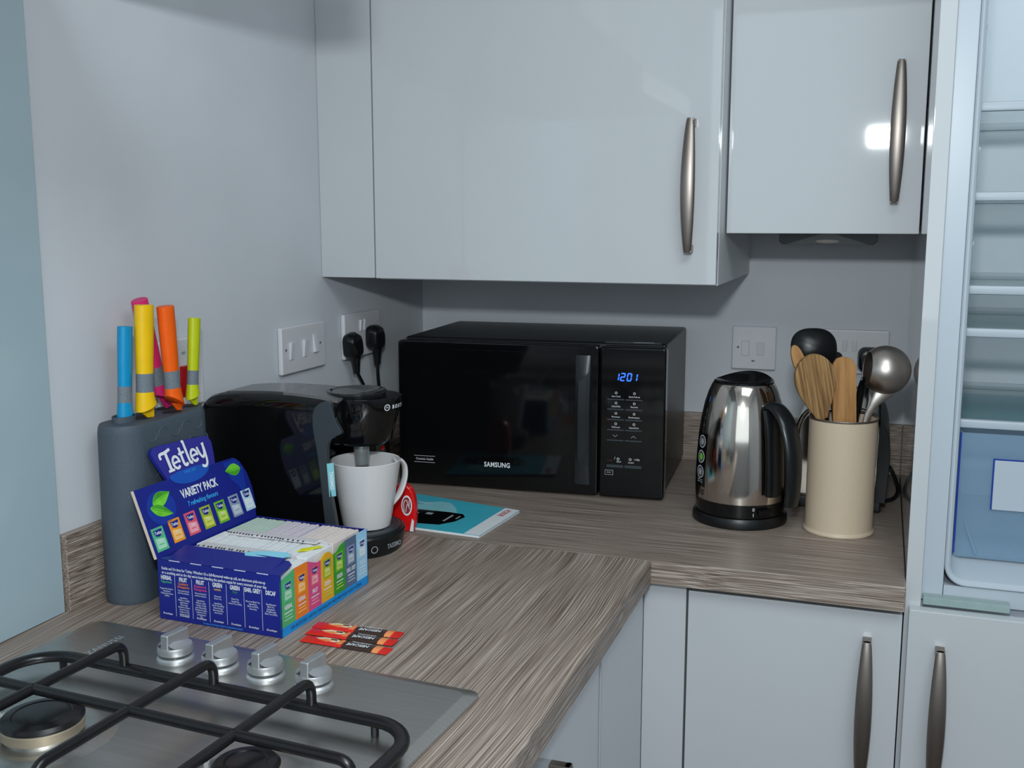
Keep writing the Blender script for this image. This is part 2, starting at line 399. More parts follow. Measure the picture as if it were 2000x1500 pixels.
for z in (1.556, 1.433, 1.302, 1.241, 1.108):
    s = Part().box(XI + .004, XO - .004, -.475, -.105, z - .002, z + .002, SHELFG).build('shelf', t)
    Part().box(XI + .002, XO - .002, -.486, -.475, z - .006, z + .007, FRIDGEW, .003).build('front_trim', s)
    Part().box(XI + .002, XO - .002, -.106, -.101, z - .004, z + .008, FRIDGEW, .001).build('rear_trim', s)
# crisper drawer: clear blue plastic
p = Part()
zx0, zx1, zy0, zy1, zb, zt = XI + .0085, XO - .0085, -.50, -.12, .913, 1.098
p.box(zx0, zx1, zy0, zy0 + .003, zb, zt, BLUEP); p.box(zx0, zx0 + .003, zy0 + .003, zy1, zb, zt, BLUEP)
p.box(zx1 - .003, zx1, zy0 + .003, zy1, zb, zt, BLUEP); p.box(zx0 + .003, zx1 - .003, zy1 - .003, zy1, zb, zt, BLUEP)
p.box(zx0 + .003, zx1 - .003, zy0 + .003, zy1 - .003, zb, zb + .003, BLUEP)
cd = p.build('crisper_drawer', t)
p = Part()
p.box(zx0 - .001, zx0 + .0015, zy0 - .002, zy0 + .001, zb + .006, zt, BLUEE)
hx0, hz0, hz1 = zx0 + .045, zt - .11, zt - .035
p.box(hx0, zx1 - .045, zy0 - .0025, zy0 - .0005, hz1 - .002, hz1, BLUEE); p.box(hx0, hx0 + .002, zy0 - .0025, zy0 - .0005, hz0, hz1 - .0022, BLUEE)
p.build('edge_line', cd, label='deep blue edge line')
p = Part().box(hx0 + .002, zx1 - .047, zy0 - .003, zy0 - .0005, hz0, hz1 - .002, FRIDGEW, .001)
p.build('grip_panel', cd)
Part().tube([(zx0 + .012, zy0 - .0008, .968), (zx0 + .030, zy0 - .0008, .920)], [.0012, .0026], BLUEP, 8).build('rib', cd)
p = Part().box(.002, .112, -.621, -.602, .876, .887, mat('clear_green_plastic', (170, 190, 188), .2, alpha=.6), .0012)
p.build('hinge_cover', t, label='pale green clear cover')
d = Part().box(-.016, .56, -.642, -.622, .02, .874, GLOSSW, .002).build('freezer_door', t)
bow_handle(d, .21, Matrix.Translation((1.060 - FX, -.642, .722)))

# extractor hood on the left wall above the hob
HOODM = mat('hood_grey', (150, 153, 156), .5, var=.02)
t = thing('extractor_hood', 'steel extractor hood on the left wall above the hob', 'cooker hood', (.0075, -1.42, 1.682))
Part().box(0, .43, -.30, .30, 0, .05, HOODM, .003).build('canopy', t)
Part().prism([(0, 0), (.43, 0), (.24, .16), (0, .16)], -.18, .18, HOODM, 'y', M=Matrix.Translation((0, 0, .05))).build('taper', t)
Part().box(0, .24, -.14, .14, .21, .70, HOODM, .003).build('chimney', t)

# ------------------------------------------------------------------ sockets and switches
ML = lambda y, z: FM((0.0006, y, z), (0, 1, 0), (0, 0, 1))       # on the left wall: local x along the wall, z out
MB = lambda x, z: FM((x, -0.0006, z), (1, 0, 0), (0, 0, 1))      # on the back wall
def plate(M, w, h, name, label, cat):
    o = thing(name, label, cat); p = Part(M)
    p.box(-w / 2, w / 2, -h / 2, h / 2, 0, .009, SOCKW, .003, 3)
    return o, p
def rocker(M, x, y, w, h, par, m=None, tilt=.12, name='rocker'):
    R = M @ Matrix.Translation((x, y, .009)) @ Matrix.Rotation(tilt, 4, 'X')
    Part(R).box(-w / 2, w / 2, -h / 2, h / 2, -.003, .0035, m or SOCKW, .0012).build(name, par)
def screw(p, x, y):
    p.lathe([(.0024, .0088), (.0024, .0098), (0, .0098)], SOCKG, 12, (x, y, 0)); p.box(x - .002, x + .002, y - .0003, y + .0003, .0097, .0099, SEAM)
M = ML(-.5285, 1.1795)
o, p = plate(M, .149, .081, 'switch_plate', 'white wall switch plate with three rockers above the coffee machine', 'switch')
screw(p, -.062, .002); screw(p, .054, .003); p.build('faceplate', o)
for x in (-.045, 0.0): rocker(M, x, -.001, .011, .030, o, tilt=.10)
rocker(M, .036, .004, .013, .032, o, tilt=-.14)
M = ML(-.3065, 1.181)
o, p = plate(M, .149, .086, 'double_socket', 'white double socket holding two black plugs left of the microwave', 'socket')
p.build('faceplate', o)
rocker(M, -.010, .018, .008, .022, o); rocker(M, .006, .018, .008, .022, o)
M = MB(.7255, 1.1475)
o, p = plate(M, .0865, .0865, 'fused_spur', 'square white fused switch on the back wall above the kettle', 'switch')
screw(p, -.031, .001); p.prism(rrect(-.024, -.009, -.016, .014, .003), .009, .0093, SOCKG); p.prism(rrect(-.0235, -.0095, -.0155, .0135, .003), .0091, .0097, SOCKW)
p.text('MK', .0055, Matrix.Translation((0, -.026, .0092)), DARKI, bold=.00005); p.build('faceplate', o)
rocker(M, .0135, -.0005, .015, .027, o, tilt=.13)
M = MB(.907, 1.1475)
o, p = plate(M, .146, .0865, 'double_socket', 'white double socket on the back wall behind the utensil holder', 'socket')
for sx in (-.038, .038):
    p.box(sx - .0035, sx + .0035, .000, .007, .0088, .0093, SEAM); p.box(sx - .012, sx - .006, -.013, -.009, .0088, .0093, SEAM); p.box(sx + .006, sx + .012, -.013, -.009, .0088, .0093, SEAM)
p.build('faceplate', o)
rocker(M, -.0085, .012, .009, .022, o); rocker(M, .0095, .012, .009, .022, o)
M = ML(-.872, 1.181)
o, p = plate(M, .10, .102, 'cooker_switch', 'white cooker switch with a red rocker on the wall behind the knives', 'switch')
p.text('on', .009, Matrix.Translation((.003, .030, .0093)), DARKI); p.build('faceplate', o)
rocker(M, .006, -.012, .026, .046, o, REDD, .08)

def plug(M, label, cable, name='power_plug', group=None):
    o = thing(name, label, 'plug'); p = Part(M)
    p.loft([[(x * s, y * s + dy, z) for x, y in rrect(-.0215, .0215, -.024, .024, .014, 5)] for s, dy, z in ((.9, 0, .0096), (1, 0, .014), (1, 0, .022), (.86, -.002, .032), (.6, -.004, .036))], BLACKP)
    p.loft([[(x, -.020 - k * .034, zc + y) for x, y in ell(0, 0, w, w, 12)] for k, w, zc in ((0, .011, .024), (.35, .0085, .024), (1, .0062, .024))], BLACKP)
    p.build('plug_body', o)
    Part().tube(spline(cable, 8), .0034, BLACKP, 8).build('cable', o)
    return o
plug(ML(-.372, 1.166) @ Matrix.Rotation(.12, 4, 'Z'), 'black plug in the left half of the double socket by the coffee machine',
     [(.025, -.366, 1.115), (.025, -.352, 1.10), (.024, -.335, 1.08), (.024, -.325, 1.04), (.024, -.32, .96), (.03, -.32, .915)])
plug(ML(-.278, 1.172), 'black plug in the right half of the double socket nearest the microwave',
     [(.025, -.278, 1.12), (.025, -.276, 1.09), (.024, -.266, 1.05), (.024, -.25, .99), (.03, -.24, .915)])
plug(MB(.945, 1.135), 'black plug in the back wall socket behind the steel ladle',
     [(.945, -.025, 1.085), (.945, -.03, 1.05), (.955, -.03, 1.0), (.975, -.032, .96), (.98, -.05, .915)])

# ------------------------------------------------------------------ hob
t = thing('gas_hob', 'stainless steel gas hob set into the left worktop', 'hob', (.066, -1.140, T + .0006), -math.radians(3.5))
hw, hd = .5235, .585
p = Part()
def ringz(inset, z, r): return [(x, y, z) for x, y in rrect(inset, hw - inset, -hd + inset, -inset, r, 8)]
p.loft([ringz(0, 0, .014), ringz(.0006, .003, .014), ringz(.012, .0062, .012), ringz(.014, .0064, .012)], STEEL)
p.text('ZANUSSI', .0125, FM((.0745, -.0640, .0067), (0, 1, 0), (-1, 0, 0)), GREYI, sx=1.0, bold=.0002, gap=1.15)
p.build('hob_plate', t)
for kx in (.173, .234, .294, .355):
    k = Part()
    k.lathe([(0, .0064), (.0205, .0064), (.0205, .0085), (.0185, .0105), (.0125, .011), (.0125, .0135)], STEELK, 40, (kx, -.060, 0))
    k.lathe([(.0125, .0135), (.0185, .0135), (.0195, .015), (.0195, .020), (.0185, .0225), (.0, .0225)], STEELK, 40, (kx, -.060, 0))
    k.prism([(-.0185, .020), (.0185, .020), (.0170, .037), (-.0175, .0385)], -.0052, .0052, STEELK, 'x', .0016, 3, M=Matrix.Translation((kx, -.060, 0)))
    for sg in (-1, 1):
        k.loft([[(kx + sg * (.0045 + .0125 * q), -.060 + .0175 * math.sqrt(max(0, 1 - (q * .93) ** 2)) * w * (.98), .0222 + .008 * (1 - q) ** 2 * (1 - .55 * abs(w + .6))) for w in (-1, -.5, 0, .5, 1)] for q in (0, .25, .5, .75, 1)], STEELK, cap=False)
    k.build('control_knob', t)
def burner(cx, cy, r, par):
    b = Part()
    b.lathe([(r + .030, .0064), (r + .022, .0085), (r + .012, .0095), (r + .006, .0075), (r - .004, .0075), (r - .004, .012)], STEEL, 56, (cx, cy, 0))
    o = b.build('burner', par)
    Part().lathe([(r - .006, .010), (r, .012), (r + .001, .021), (r - .001, .0225), (0, .0225)], ALU, 56, (cx, cy, 0)).build('flame_ring', o)
    c = Part().lathe([(r + .0005, .0226), (r + .001, .0245), (r - .002, .0275), (r - .010, .0288), (r - .0115, .0276), (r - .013, .0285), (0, .0292)], ENAMEL, 56, (cx, cy, 0))
    c.build('burner_cap', o)
    e = Part().tube([(cx - r - .010, cy - .004, .0064), (cx - r - .010, cy - .004, .021)], .0028, CERAM, 10).tube([(cx - r - .010, cy - .004, .021), (cx - r - .009, cy - .004, .0255)], .0012, STEELK, 8)
    e.build('spark_electrode', o)
burner(.178, -.252, .0375, t); burner(.411, -.250, .029, t); burner(.160, -.455, .029, t); burner(.400, -.455, .045, t)

t2 = thing('pan_support', 'black enamelled wire pan support over the two back burners', 'pan support', (.066, -1.140, T + .0006), -math.radians(3.5))
def fr(x0, x1, y0, y1, r, z): return [(x, y, z) for x, y in rrect(x0, x1, y0, y1, r, 8)]
p = Part(); zf = .0215
p.tube(fr(.050, .518, -.358, -.131, .045, zf), .0058, ENAMEL, 18, k=1.25, loop=True)
for fx, fy in ((.080, -.131), (.47, -.131), (.518, -.27), (.050, -.27), (.40, -.358)): p.tube([(fx, fy, .0065), (fx, fy, zf)], .004, ENAMEL, 8)
p.build('frame', t2)
zb = .0500
for bx in (.167, .283, .400):
    Part().tube(bend([(bx, -.1315, zf - .004), (bx, -.1315, zb), (bx, -.3575, zb), (bx, -.3575, zf)], .016), .0050, ENAMEL, 18, up=(1, 0, 0)).build('bar', t2)
Part().tube(bend([(.0505, -.25, zf), (.0505, -.25, zb), (.5175, -.25, zb), (.5175, -.25, zf)], .016), .0050, ENAMEL, 18, up=(0, 1, 0)).build('bar', t2)
t3 = copy_tree(t2); t3.location = Vector((.066, -1.140, T + .0006)) + Matrix.Rotation(-math.radians(3.5), 3, 'Z') @ Vector((0, -.2445, 0))
t3['label'] = 'black enamelled wire pan support nearest the front of the hob'; t2['group'] = t3['group'] = 'pan supports on the hob'

# ------------------------------------------------------------------ microwave
MWW, MWD, MWH = .495, .3475, .272
t = thing('microwave', 'black microwave oven standing on the worktop in the corner', 'microwave', (.1232, -.3934, .9143), .0671)
p = Part().box(.003, MWW - .003, .034, MWD, .004, MWH, BLACKS, .006, 3)
p.box(.382, .482, .036, .052, MWH - .001, MWH + .0003, DGREY)
p.box(.432, .469, .040, .046, MWH, MWH + .0006, GREYI)
p.build('casing', t)
p = Part()
p.prism(rrect(0, .3765, 0, MWH - .004, .006),   .004, .033, BLACKG, 'y', .003, 2)
p.prism(rrect(.008, .325, .012, MWH - .018, .004), .0030, .0042, BLACKG, 'y')
F = lambda x, z, y=.0027: FM((x + .008, y, z), (1, 0, 0), (0, 0, 1))
p.text('SAMSUNG', .0125, F(.183, .0438, .0024), WHITEI, bold=.0003, sx=.82, gap=1.08)
F2 = lambda x, z: F(x, z, .0026)
p.text('Ceramic Inside', .0062, F(.0425, .0468, .0026), WHITEI, sx=.92)
p.box(.030, .071, .0025, .0029, .0525, .0530, WHITEI); p.box(.030, .071, .0025, .0029, .0405, .0410, WHITEI)
d = p.build('door', t)
p = Part(); R = []
for i in range(25):
    u = i / 24; z = .02 + (MWH - .04) * u; o_ = .012 * math.sin(PI * u) ** 1.0
    R.append([(.3370, -.001 - o_ * .35, z), (.3440, -.003 - o_, z), (.3570, -.004 - o_ * 1.1, z), (.3635, -.002 - o_ * .8, z), (.3650, .006, z), (.3370, .006, z)])
p.loft(R, mat('handle_grey', (40, 43, 47), .3, var=.05)); p.build('handle', d)
p = Part()
p.prism(rrect(.380, MWW, 0, MWH - .004, .006), .003, .033, BLACKG, 'y', .0035, 3)
p.prism(rrect(.384, .477, .010, MWH - .016, .004), .0022, .0034, BLACKG, 'y')
PF = lambda x, z: FM((x + .007, .0019, z), (1, 0, 0), (0, 0, 1))
rows = [(.1800, 'Auto Cook', 'Quick Defrost', 'o', '*'), (.1620, 'Soften/Melt', 'Favourite', 'o', '+'), (.1435, 'Microwave', 'Deodorization', '=', '>'), (.1250, 'Child Lock', 'Select/Clock', 'o', '<>')]
for z, a, b, i1, i2 in rows:
    for x, s, ic in ((.4018, a, i1), (.4340, b, i2)):
        p.text(s, .0042, PF(x, z + .001), WHITEI, sx=.8)
        q = ell(x + .007, z + .0072, .0022, .0022, 12); q2 = ell(x + .007, z + .0072, .0015, .0015, 12)
        for k in range(12): p.poly([(q[k][0], .0019, q[k][1]), (q[(k + 1) % 12][0], .0019, q[(k + 1) % 12][1]), (q2[(k + 1) % 12][0], .0019, q2[(k + 1) % 12][1]), (q2[k][0], .0019, q2[k][1])], WHITEI)
for x, sg in ((.4080, 1), (.4406, -1)):
    for s2 in (-1, 1): p.poly([(x, .0019, .1102 - sg * .0018), (x + s2 * .0042, .0019, .1102 + sg * .0018), (x + s2 * .0042, .0019, .1102 + sg * .0028), (x, .0019, .1102 - sg * .0008)], GREYI)
p.text('/', .007, PF(.401, .0700), WHITEI); p.text('STOP', .0036, PF(.392, .0655), mat('dim_red_ink', (110, 40, 44), .5)); p.text('ECO', .004, PF(.4085, .0640), WHITEI)
p.text('START', .0036, PF(.430, .0632), WHITEI); p.text('/+30s', .0052, PF(.4405, .0692), WHITEI, sx=.85)
for x in (.407, .4285):
    q = ell(x + .007, .0692, .0028, .0028, 4); q2 = ell(x + .007, .0692, .0019, .0019, 4)
    for k in range(4): p.poly([(q[k][0], .0019, q[k][1]), (q[(k + 1) % 4][0], .0019, q[(k + 1) % 4][1]), (q2[(k + 1) % 4][0], .0019, q2[(k + 1) % 4][1]), (q2[k][0], .0019, q2[k][1])], WHITEI)
p.box(.3905, .4055, .0018, .0022, .0395, .0485, GREYI); p.box(.3913, .4047, .0016, .0019, .0403, .0477, BLACKG); p.text('INV', .005, FM((.398, .0015, .044), (1, 0, 0), (0, 0, 1)), GREYI)
cp = p.build('control_panel', t)
for z in (.1755, .158, .1395, .121, .1025):
    for x0 in (.3935, .4255): Part().box(x0, x0 + .030, .0004, .0034, z - .0012, z + .0012, DGREY, .0005).build('button', cp)
for x0 in (.3935, .4255): Part().box(x0, x0 + .030, .0004, .0034, .0533, .0583, DGREY, .0006).build('button', cp)
p = Part(); SEG = {'0': 'abcdef', '1': 'bc', '2': 'abged'}
def seg7(ch, x, z, h, w):
    th = .0011
    S = {'a': (0, h, w, h), 'b': (w, h, w, h / 2), 'c': (w, h / 2, w, 0), 'd': (0, 0, w, 0), 'e': (0, h / 2, 0, 0), 'f': (0, h, 0, h / 2), 'g': (0, h / 2, w, h / 2)}
    for c in SEG[ch]:
        x0, z0, x1, z1 = S[c]; sk = .14
        ax, az, bx, bz = x + x0 + sk * z0, z + z0, x + x1 + sk * z1, z + z1
        if x0 == x1: az -= .0006; bz += .0006; pts = [(ax - th, az), (ax + th, az), (bx + th, bz), (bx - th, bz)]
        else: pts = [(ax, az - th), (bx, bz - th), (bx, bz + th), (ax, az + th)]
        p.poly([(a, .0018, b) for a, b in pts], BLUELED)
for ch, x in (('1', .4055), ('2', .4160), ('0', .4275), ('1', .4375)): seg7(ch, x, .2095, .0125, .0066)
p.build('clock_display', cp, label='glowing blue clock digits')
for fx in (.04, .44):
    for fy in (.05, .31): Part().lathe([(0, -.0043), (.011, -.0043), (.011, .004), (0, .004)], BLACKP, 16, (fx, fy, 0)).build('foot', t)

# ------------------------------------------------------------------ coffee machine
t = thing('coffee_machine', 'black capsule coffee machine with a mug on its drip tray', 'coffee machine', (.022, -.837, T))
CW, BC, HX0, HY0 = .118, .0775, .221, .076
p = Part()
def sect(x, y0, y1, z1, r): return [(x, y, z) for y, z in rrect(y0, y1, .004, z1, r, 7)]
p.loft([sect(-.018, .016, .070, .203, .010), sect(-.017, .010, .082, .214, .016), sect(-.012, .005, .092, .2245, .020), sect(-.002, .002, .101, .2315, .022), sect(.016, .0005, .109, .2365, .022), sect(.05, 0, .114, .2402, .022),
        sect(.10, 0, CW, .2420, .022), sect(.14, 0, CW, .2415, .022), sect(.168, 0, CW, .2400, .022), sect(.1682, 0, .012, .2200, .004), sect(.186, 0, .012, .2170, .004), sect(.1905, 0, .011, .160, .004), sect(.196, 0, .010, .08, .004), sect(.1995, 0, .010, .02, .004)], BLACKG)
p.loft([[(x, y, z) for y, z in rrect(.001, CW - .002, .170, z1, .02, 6)] for x, z1 in ((.160, .2402), (.185, .2385), (.205, .2355), (.214, .2330))], BLACKG)
body = p.build('body', t)
def cover(x0, x1, name, ya=.020):
    p = Part(); R = []
    zt_ = lambda x: .2366 + .0057 * min(1, max(0, x - .016) / .08) ** .6 - .0063 * max(0, (x - .14) / .074) ** 1.6
    for k in range(9):
        x = x0 + (x1 - x0) * k / 8; yb = CW - .020 - max(0, .05 - x) * .3
        R.append([(x, ya, zt_(x) + .0006), (x, yb, zt_(x) + .0006), (x, yb, zt_(x) - .004), (x, ya, zt_(x) - .004)])
    p.loft(R, TGREY); p.build(name, t)
cover(.022, .1235, 'tank_lid'); cover(.1245, .2125, 'top_cover', .012)
# side frame strip that runs down the front edge of the body
p = Part()
fs = [(v.x, v.z) for v in spline([(.182, 0, .2255), (.192, 0, .2335), (.206, 0, .2360), (.210, 0, .226), (.216, 0, .208), (.2245, 0, .192), (.2150, 0, .186), (.2050, 0, .178), (.2010, 0, .166), (.2015, 0, .14), (.2055, 0, .10), (.2120, 0, .06), (.2180, 0, .012)], 4)] + [(v.x, v.z) for v in spline([(.1980, 0, .012), (.193, 0, .068), (.1860, 0, .149), (.1790, 0, .193), (.1785, 0, .215)], 4)]
p.prism(fs, -.0012, .008, DGREY, 'y', .0014, 2, angle=40)
p.build('side_frame', t)
SM = FM((.2052, .0022, .1215), (.62, .78, 0), (-.06, 0, 1))
p = Part(SM).box(-.0052, .0052, -.0245, .0245, -.0003, .0003, mat('sticker_teal', (128, 190, 200), .4))
p.text('TASSIMO', .0072, FM((0, -.001, .0005), (0, -1, 0), (1, 0, 0)), WHITEI, bold=.0002, sx=.9)
p.build('sticker', t)
# drip tray base with rounded front
def dplan(x0, r, n=22, cx=.196, cy=BC, gx=1.06):
    return [(x0, cy + r)] + [(cx + gx * r * math.sin(a), cy + r * math.cos(a)) for a in [PI * k / n for k in range(n + 1)]] + [(x0, cy - r)]
p = Part()
p.loft([[(x, y, z) for x, y in dplan(0.0, r)] for r, z in ((.070, 0), (.0725, .004), (.0764, .022), (.0772, .029), (.0755, .032))], BLACKP)
RR = FM((.2675, .0385, .0155), (.55, .84, 0), (0, 0, 1)) @ Matrix.Translation((0, 0, .0012))
p.text('TASSIMO', .0105, FM((.2732, .0600, .0155), (.26, .965, 0), (.06, 0, 1)) @ Matrix.Translation((0, 0, .0022)), GREYI, bold=.0002, sx=.72)
ring = ell(0, 0, .0055, .0055, 20); ri = ell(0, 0, .0042, .0042, 20); RM = FM((.2585, .0270, .0155), (.62, .78, 0), (.05, -.04, 1)) @ Matrix.Translation((0, 0, .0018))
for k in range(20): p.poly([ring[k], ring[(k + 1) % 20], ri[(k + 1) % 20], ri[k]], GREYI, RM)
p.build('base', t)
Part().box(.06, .206, .129, .150, .030, .174, BLACKP, .007, 3).build('rear_column', t)
p = Part()
p.loft([[(x, y, z) for x, y in dplan(.21, r, cx=.207, gx=.96)] for r, z in ((.066, .0315), (.066, .0345), (.0645, .0355))], DGREY)
for hx, hy in ((.215, .05), (.235, .03), (.25, .055), (.255, .085), (.24, .115), (.22, .1), (.262, .07), (.232, .075)): p.box(hx - .006, hx + .006, hy - .003, hy + .003, .0352, .0358, SEAM)
p.build('drip_tray', t)
# brew head: a bowl with a short lip towards the front
HR = [(.034, .036, .164, 1.0), (.041, .042, .170, 1.0), (.046, .047, .190, 1.02), (.049, .050, .212, 1.10), (.0505, .052, .229, 1.18), (.0500, .0515, .2355, 1.18)]
def hring(ax, ay, z, ex=1.0, n=44, cx=HX0, cy=HY0):
    return [(cx + ax * math.cos(a) * (1 + (ex - 1) * max(0, math.cos(a)) ** 2), cy + ay * math.sin(a), z) for a in [2 * PI * k / n for k in range(n)]]
p = Part()
p.loft([hring(*h) for h in HR], BLACKG)
def on_head(a, z, off):
    for h0, h1 in zip(HR[:-1], HR[1:]):
        if h0[2] <= z <= h1[2]:
            u = (z - h0[2]) / (h1[2] - h0[2]); ax, ay, _, ex = [q + (w - q) * u for q, w in zip(h0, h1)]
    f = lambda b: Vector((HX0 + ax * math.cos(b) * (1 + (ex - 1) * max(0, math.cos(b)) ** 2), HY0 + ay * math.sin(b), z))
    tx = (f(a + .02) - f(a - .02)).normalized(); nrm = tx.cross(Vector((0, 0, 1))).normalized()
    up = (Vector((0, 0, 1)) + nrm * .12).normalized()
    return FM(f(a) + nrm * off, tx, up)
for k, ch in enumerate('BOSCH'): p.text(ch, .0078, on_head(-.27 + k * .115, .2225, .0009), WHITEI, bold=.0003, sx=.8)
RM = on_head(-.47, .2225, .0009); ring = ell(0, 0, .0048, .0048, 20); ri = ell(0, 0, .0037, .0037, 20)
for k in range(20): p.poly([ring[k], ring[(k + 1) % 20], ri[(k + 1) % 20], ri[k]], WHITEI, RM)
p.text('H', .0055, RM, WHITEI)
hd_ = p.build('brew_head', t)
p = Part(); lx, ly = HX0 - .010, HY0 - .002
p.loft([hring(r, r * 1.05, z, 1.0, 44, lx, ly) for r, z in ((.0425, .2350), (.0440, .2395), (.0430, .2425), (.0395, .2428), (.0345, .2400), (.020, .2360), (.004, .2350))], mat('lid_gloss', (30, 31, 33), .12))
p.build('lid', hd_)
p = Part().lathe([(.0, .1300), (.0098, .1300), (.0108, .140), (.0130, .166), (0, .166)], mat('silver_plastic', (168, 172, 174), .3, .6), 24, (.2165, .0755, 0))
p.build('nozzle', hd_)
Part().lathe([(0, 0), (.003, 0), (.003, .003), (0, .004)], RED, 12, M=FM((.232, .112, .148), (0, 1, 0), (0, 0, 1))).build('indicator', t)

# mug on the drip tray
t = thing('mug', 'white tapered ceramic mug under the coffee machine nozzle', 'mug', (.2445, -.7615, T + .0362))
p = Part()
p.lathe([(0, .0), (.034, 0), (.0355, .001), (.0378, .012), (.0448, .055), (.0520, .0985), (.0526, .1005), (.0515, .1015), (.0500, .1005), (.0428, .055), (.0356, .012), (.032, .006), (0, .005)], CERAM, 64)
p.build('cup', t)
p = Part(RZ(math.radians(54)))
p.tube(spline([(.0475, 0, .092), (.058, 0, .093), (.0660, 0, .082), (.0655, 0, .062), (.056, 0, .040), (.0415, 0, .026)], 7), .0034, CERAM, 12, k=2.1, up=(1, 0, .3))
p.build('handle', t)

# red plastic thing behind the mug
t = thing('tape_dispenser', 'glossy red rounded plastic dispenser with a round white label behind the mug', 'dispenser', (.256, -.661, T + .0005), math.radians(8))
p = Part()
pr = [(v.x, v.z) for v in spline([(-.022, 0, .0), (-.026, 0, .03), (-.020, 0, .062), (.000, 0, .077), (.016, 0, .070), (.023, 0, .050), (.024, 0, .02), (.020, 0, 0)], 5)]
p.prism(pr, -.008, .008, RED, 'y', .004, 3, angle=50)
p.build('shell', t)
p = Part(FM((.010, -.0083, .043), (1, 0, 0), (0, 0, 1)))
p.prism(ell(0, 0, .0088, .0165), 0, .0004, WHITEI); p.prism(ell(0, 0, .0070, .0135), .0003, .0006, mat('label_maroon', (140, 44, 46), .5))
p.ribbon([(v.x, v.y) for v in spline([(-.004, -.010, 0), (-.0045, .004, 0), (0, .009, 0), (.0035, -.002, 0), (.0045, .009, 0)], 6)], .0011, WHITEI, z=.0008)
p.ribbon([(v.x, v.y) for v in spline([(-.0015, -.011, 0), (.001, .002, 0), (.0055, -.006, 0)], 6)], .0009, WHITEI, z=.0008)
p.build('round_label', t, label='round white label with dark red centre')
p = Part(FM((.0165, -.0083, .012), (1, 0, 0), (0, 0, 1))).prism([(-.002, -.011), (.004, -.011), (.005, .006), (.002, .01)], 0, .0004, WHITEI)
p.build('white_flash', t)

# booklet on the worktop
lp = [(.401, -.505), (.388, -.664), (.290, -.653), (.186, -.640), (.192, -.462)]
t = thing('instruction_booklet', 'teal instruction booklet lying between the coffee machine and the microwave', 'booklet', (0, 0, T + .0004))
lp = [(.401, -.505), (.388, -.662), (.186, -.646), (.192, -.462)]
Part().prism([(a * .995 + .0014, b) for a, b in lp], 0, .0035, PAPER, 'z').build('pages', t)
p = Part().prism(lp, .0036, .0042, TEALC, 'z')
def bl(u, v):   # u 0..1 right->left, v 0..1 back->front
    a = Vector(lp[0]).lerp(Vector(lp[3]), u); b = Vector(lp[1]).lerp(Vector(lp[2]), u); q = a.lerp(b, v); return (q.x, q.y, .0044)
p.poly([bl(0, 0), bl(0, 1), bl(.135, 1), bl(.135, 0)], WHITEI)
p.text('BOSCH', .0145, FM(bl(.075, .18), (.1, 1, 0), (-1, .1, 0)) @ Matrix.Translation((0, 0, .0003)), mat('bosch_red', (190, 60, 60), .5), bold=.0003, sx=.8)
p.text('TASSIMO', .013, FM(bl(.86, .25), (.98, -.2, 0), (.2, .98, 0)) @ Matrix.Translation((0, 0, .0003)), WHITEI, sx=.9)
p.poly([bl(u, v) for u, v in ((.95, .55), (.80, .22), (.70, .12), (.60, .13), (.48, .30), (.34, .62), (.5, .62))], TEALL)
p.poly([(a, b, .0046) for a, b, _ in [bl(u, v) for u, v in ((.95, .52), (.86, .48), (.5, .42), (.37, .42), (.32, .5), (.34, .68), (.42, .84), (.6, .88), (.95, .80))]], BLACKG)
for u0, v0, u1, v1 in ((.8, .56, .72, .62), (.66, .52, .6, .58), (.44, .5, .42, .72), (.37, .5, .355, .6)): p.poly([(a, b, .0048) for a, b, _ in [bl(u0, v0), bl(u1, v0), bl(u1, v1), bl(u0, v1)]], GREYI)
p.build('cover', t)

# ------------------------------------------------------------------ tea box
BW, BD, BH = .1784, .2077, .0765
TEA = thing('tea_box', 'dark blue open variety pack box of tea with a printed display card', 'box', (.1317, -1.1036, T + .0004), -.0367)
w = .0012
p = Part()
p.box(0, BW, 0, w, 0, BH, NAVY); p.box(0, w, w, BD, 0, BH, NAVY); p.box(w, BW, BD - w, BD, 0, BH, NAVY); p.box(w, BW - w, w, BD - w, 0, w, NAVY)
F = lambda x, z: FM((x, -.0003, z), (1, 0, 0), (0, 0, 1))
p.text("Kettle on? It's time for Tetley. Whether it's a full-flavoured wake-up call, an afternoon pick-me-up", .0052, F(.006, .0660), WHITEI, sx=.735, bold=.00006, align='LEFT')
p.text("or a soothing end to the day we've been blending the perfect cuppa for every moment of your day.", .0052, F(.006, .0606), WHITEI, sx=.735, bold=.00006, align='LEFT')
cols = [('HERBAL', ['Peppermint'], 0, ['Peppermint infusion.', 'Ingredients:', 'Peppermint leaves', '(100%).']), ('FRUIT', ['Cranberry', '& Raspberry'], 1, ['Flavoured herbal', 'and fruit infusion.', '', 'Ingredients:', 'Hibiscus, rosehip,', 'apple pieces,', 'flavourings,', 'blackberry leaves,', 'liquorice root,', 'raspberry (1%),', 'cranberry (1%).']),
        ('FRUIT', ['Raspberry &', 'Pomegranate'], 2, ['Flavoured herbal', 'and fruit infusion.', '', 'Ingredients:', 'Hibiscus, apple,', 'rosehip, orange', 'peel, flavourings,', 'blackberry leaves,', 'raspberry (1%),', 'pomegranate', '(1%).']), ('GREEN', ['Lemon'], 3, ['Flavoured', 'Green Tea.', '', 'Ingredients:', 'Green Tea (90%),', 'Natural lemon', 'flavouring (7%),', 'lemon peel.']),
        ('GREEN', ['Pure'], 4, ['Green Tea.', 'Ingredients:', 'Green Tea (100%).']), ('EARL GREY', [''], 6, ['Flavoured Black Tea.', 'Ingredients:', 'Black tea (95%),', 'flavouring.']), ('DECAF', [''], 6, ['Decaffeinated', 'Black Tea.', 'Ingredients:', 'Decaffeinated', 'Black Tea (100%).'])]
cw = .0253
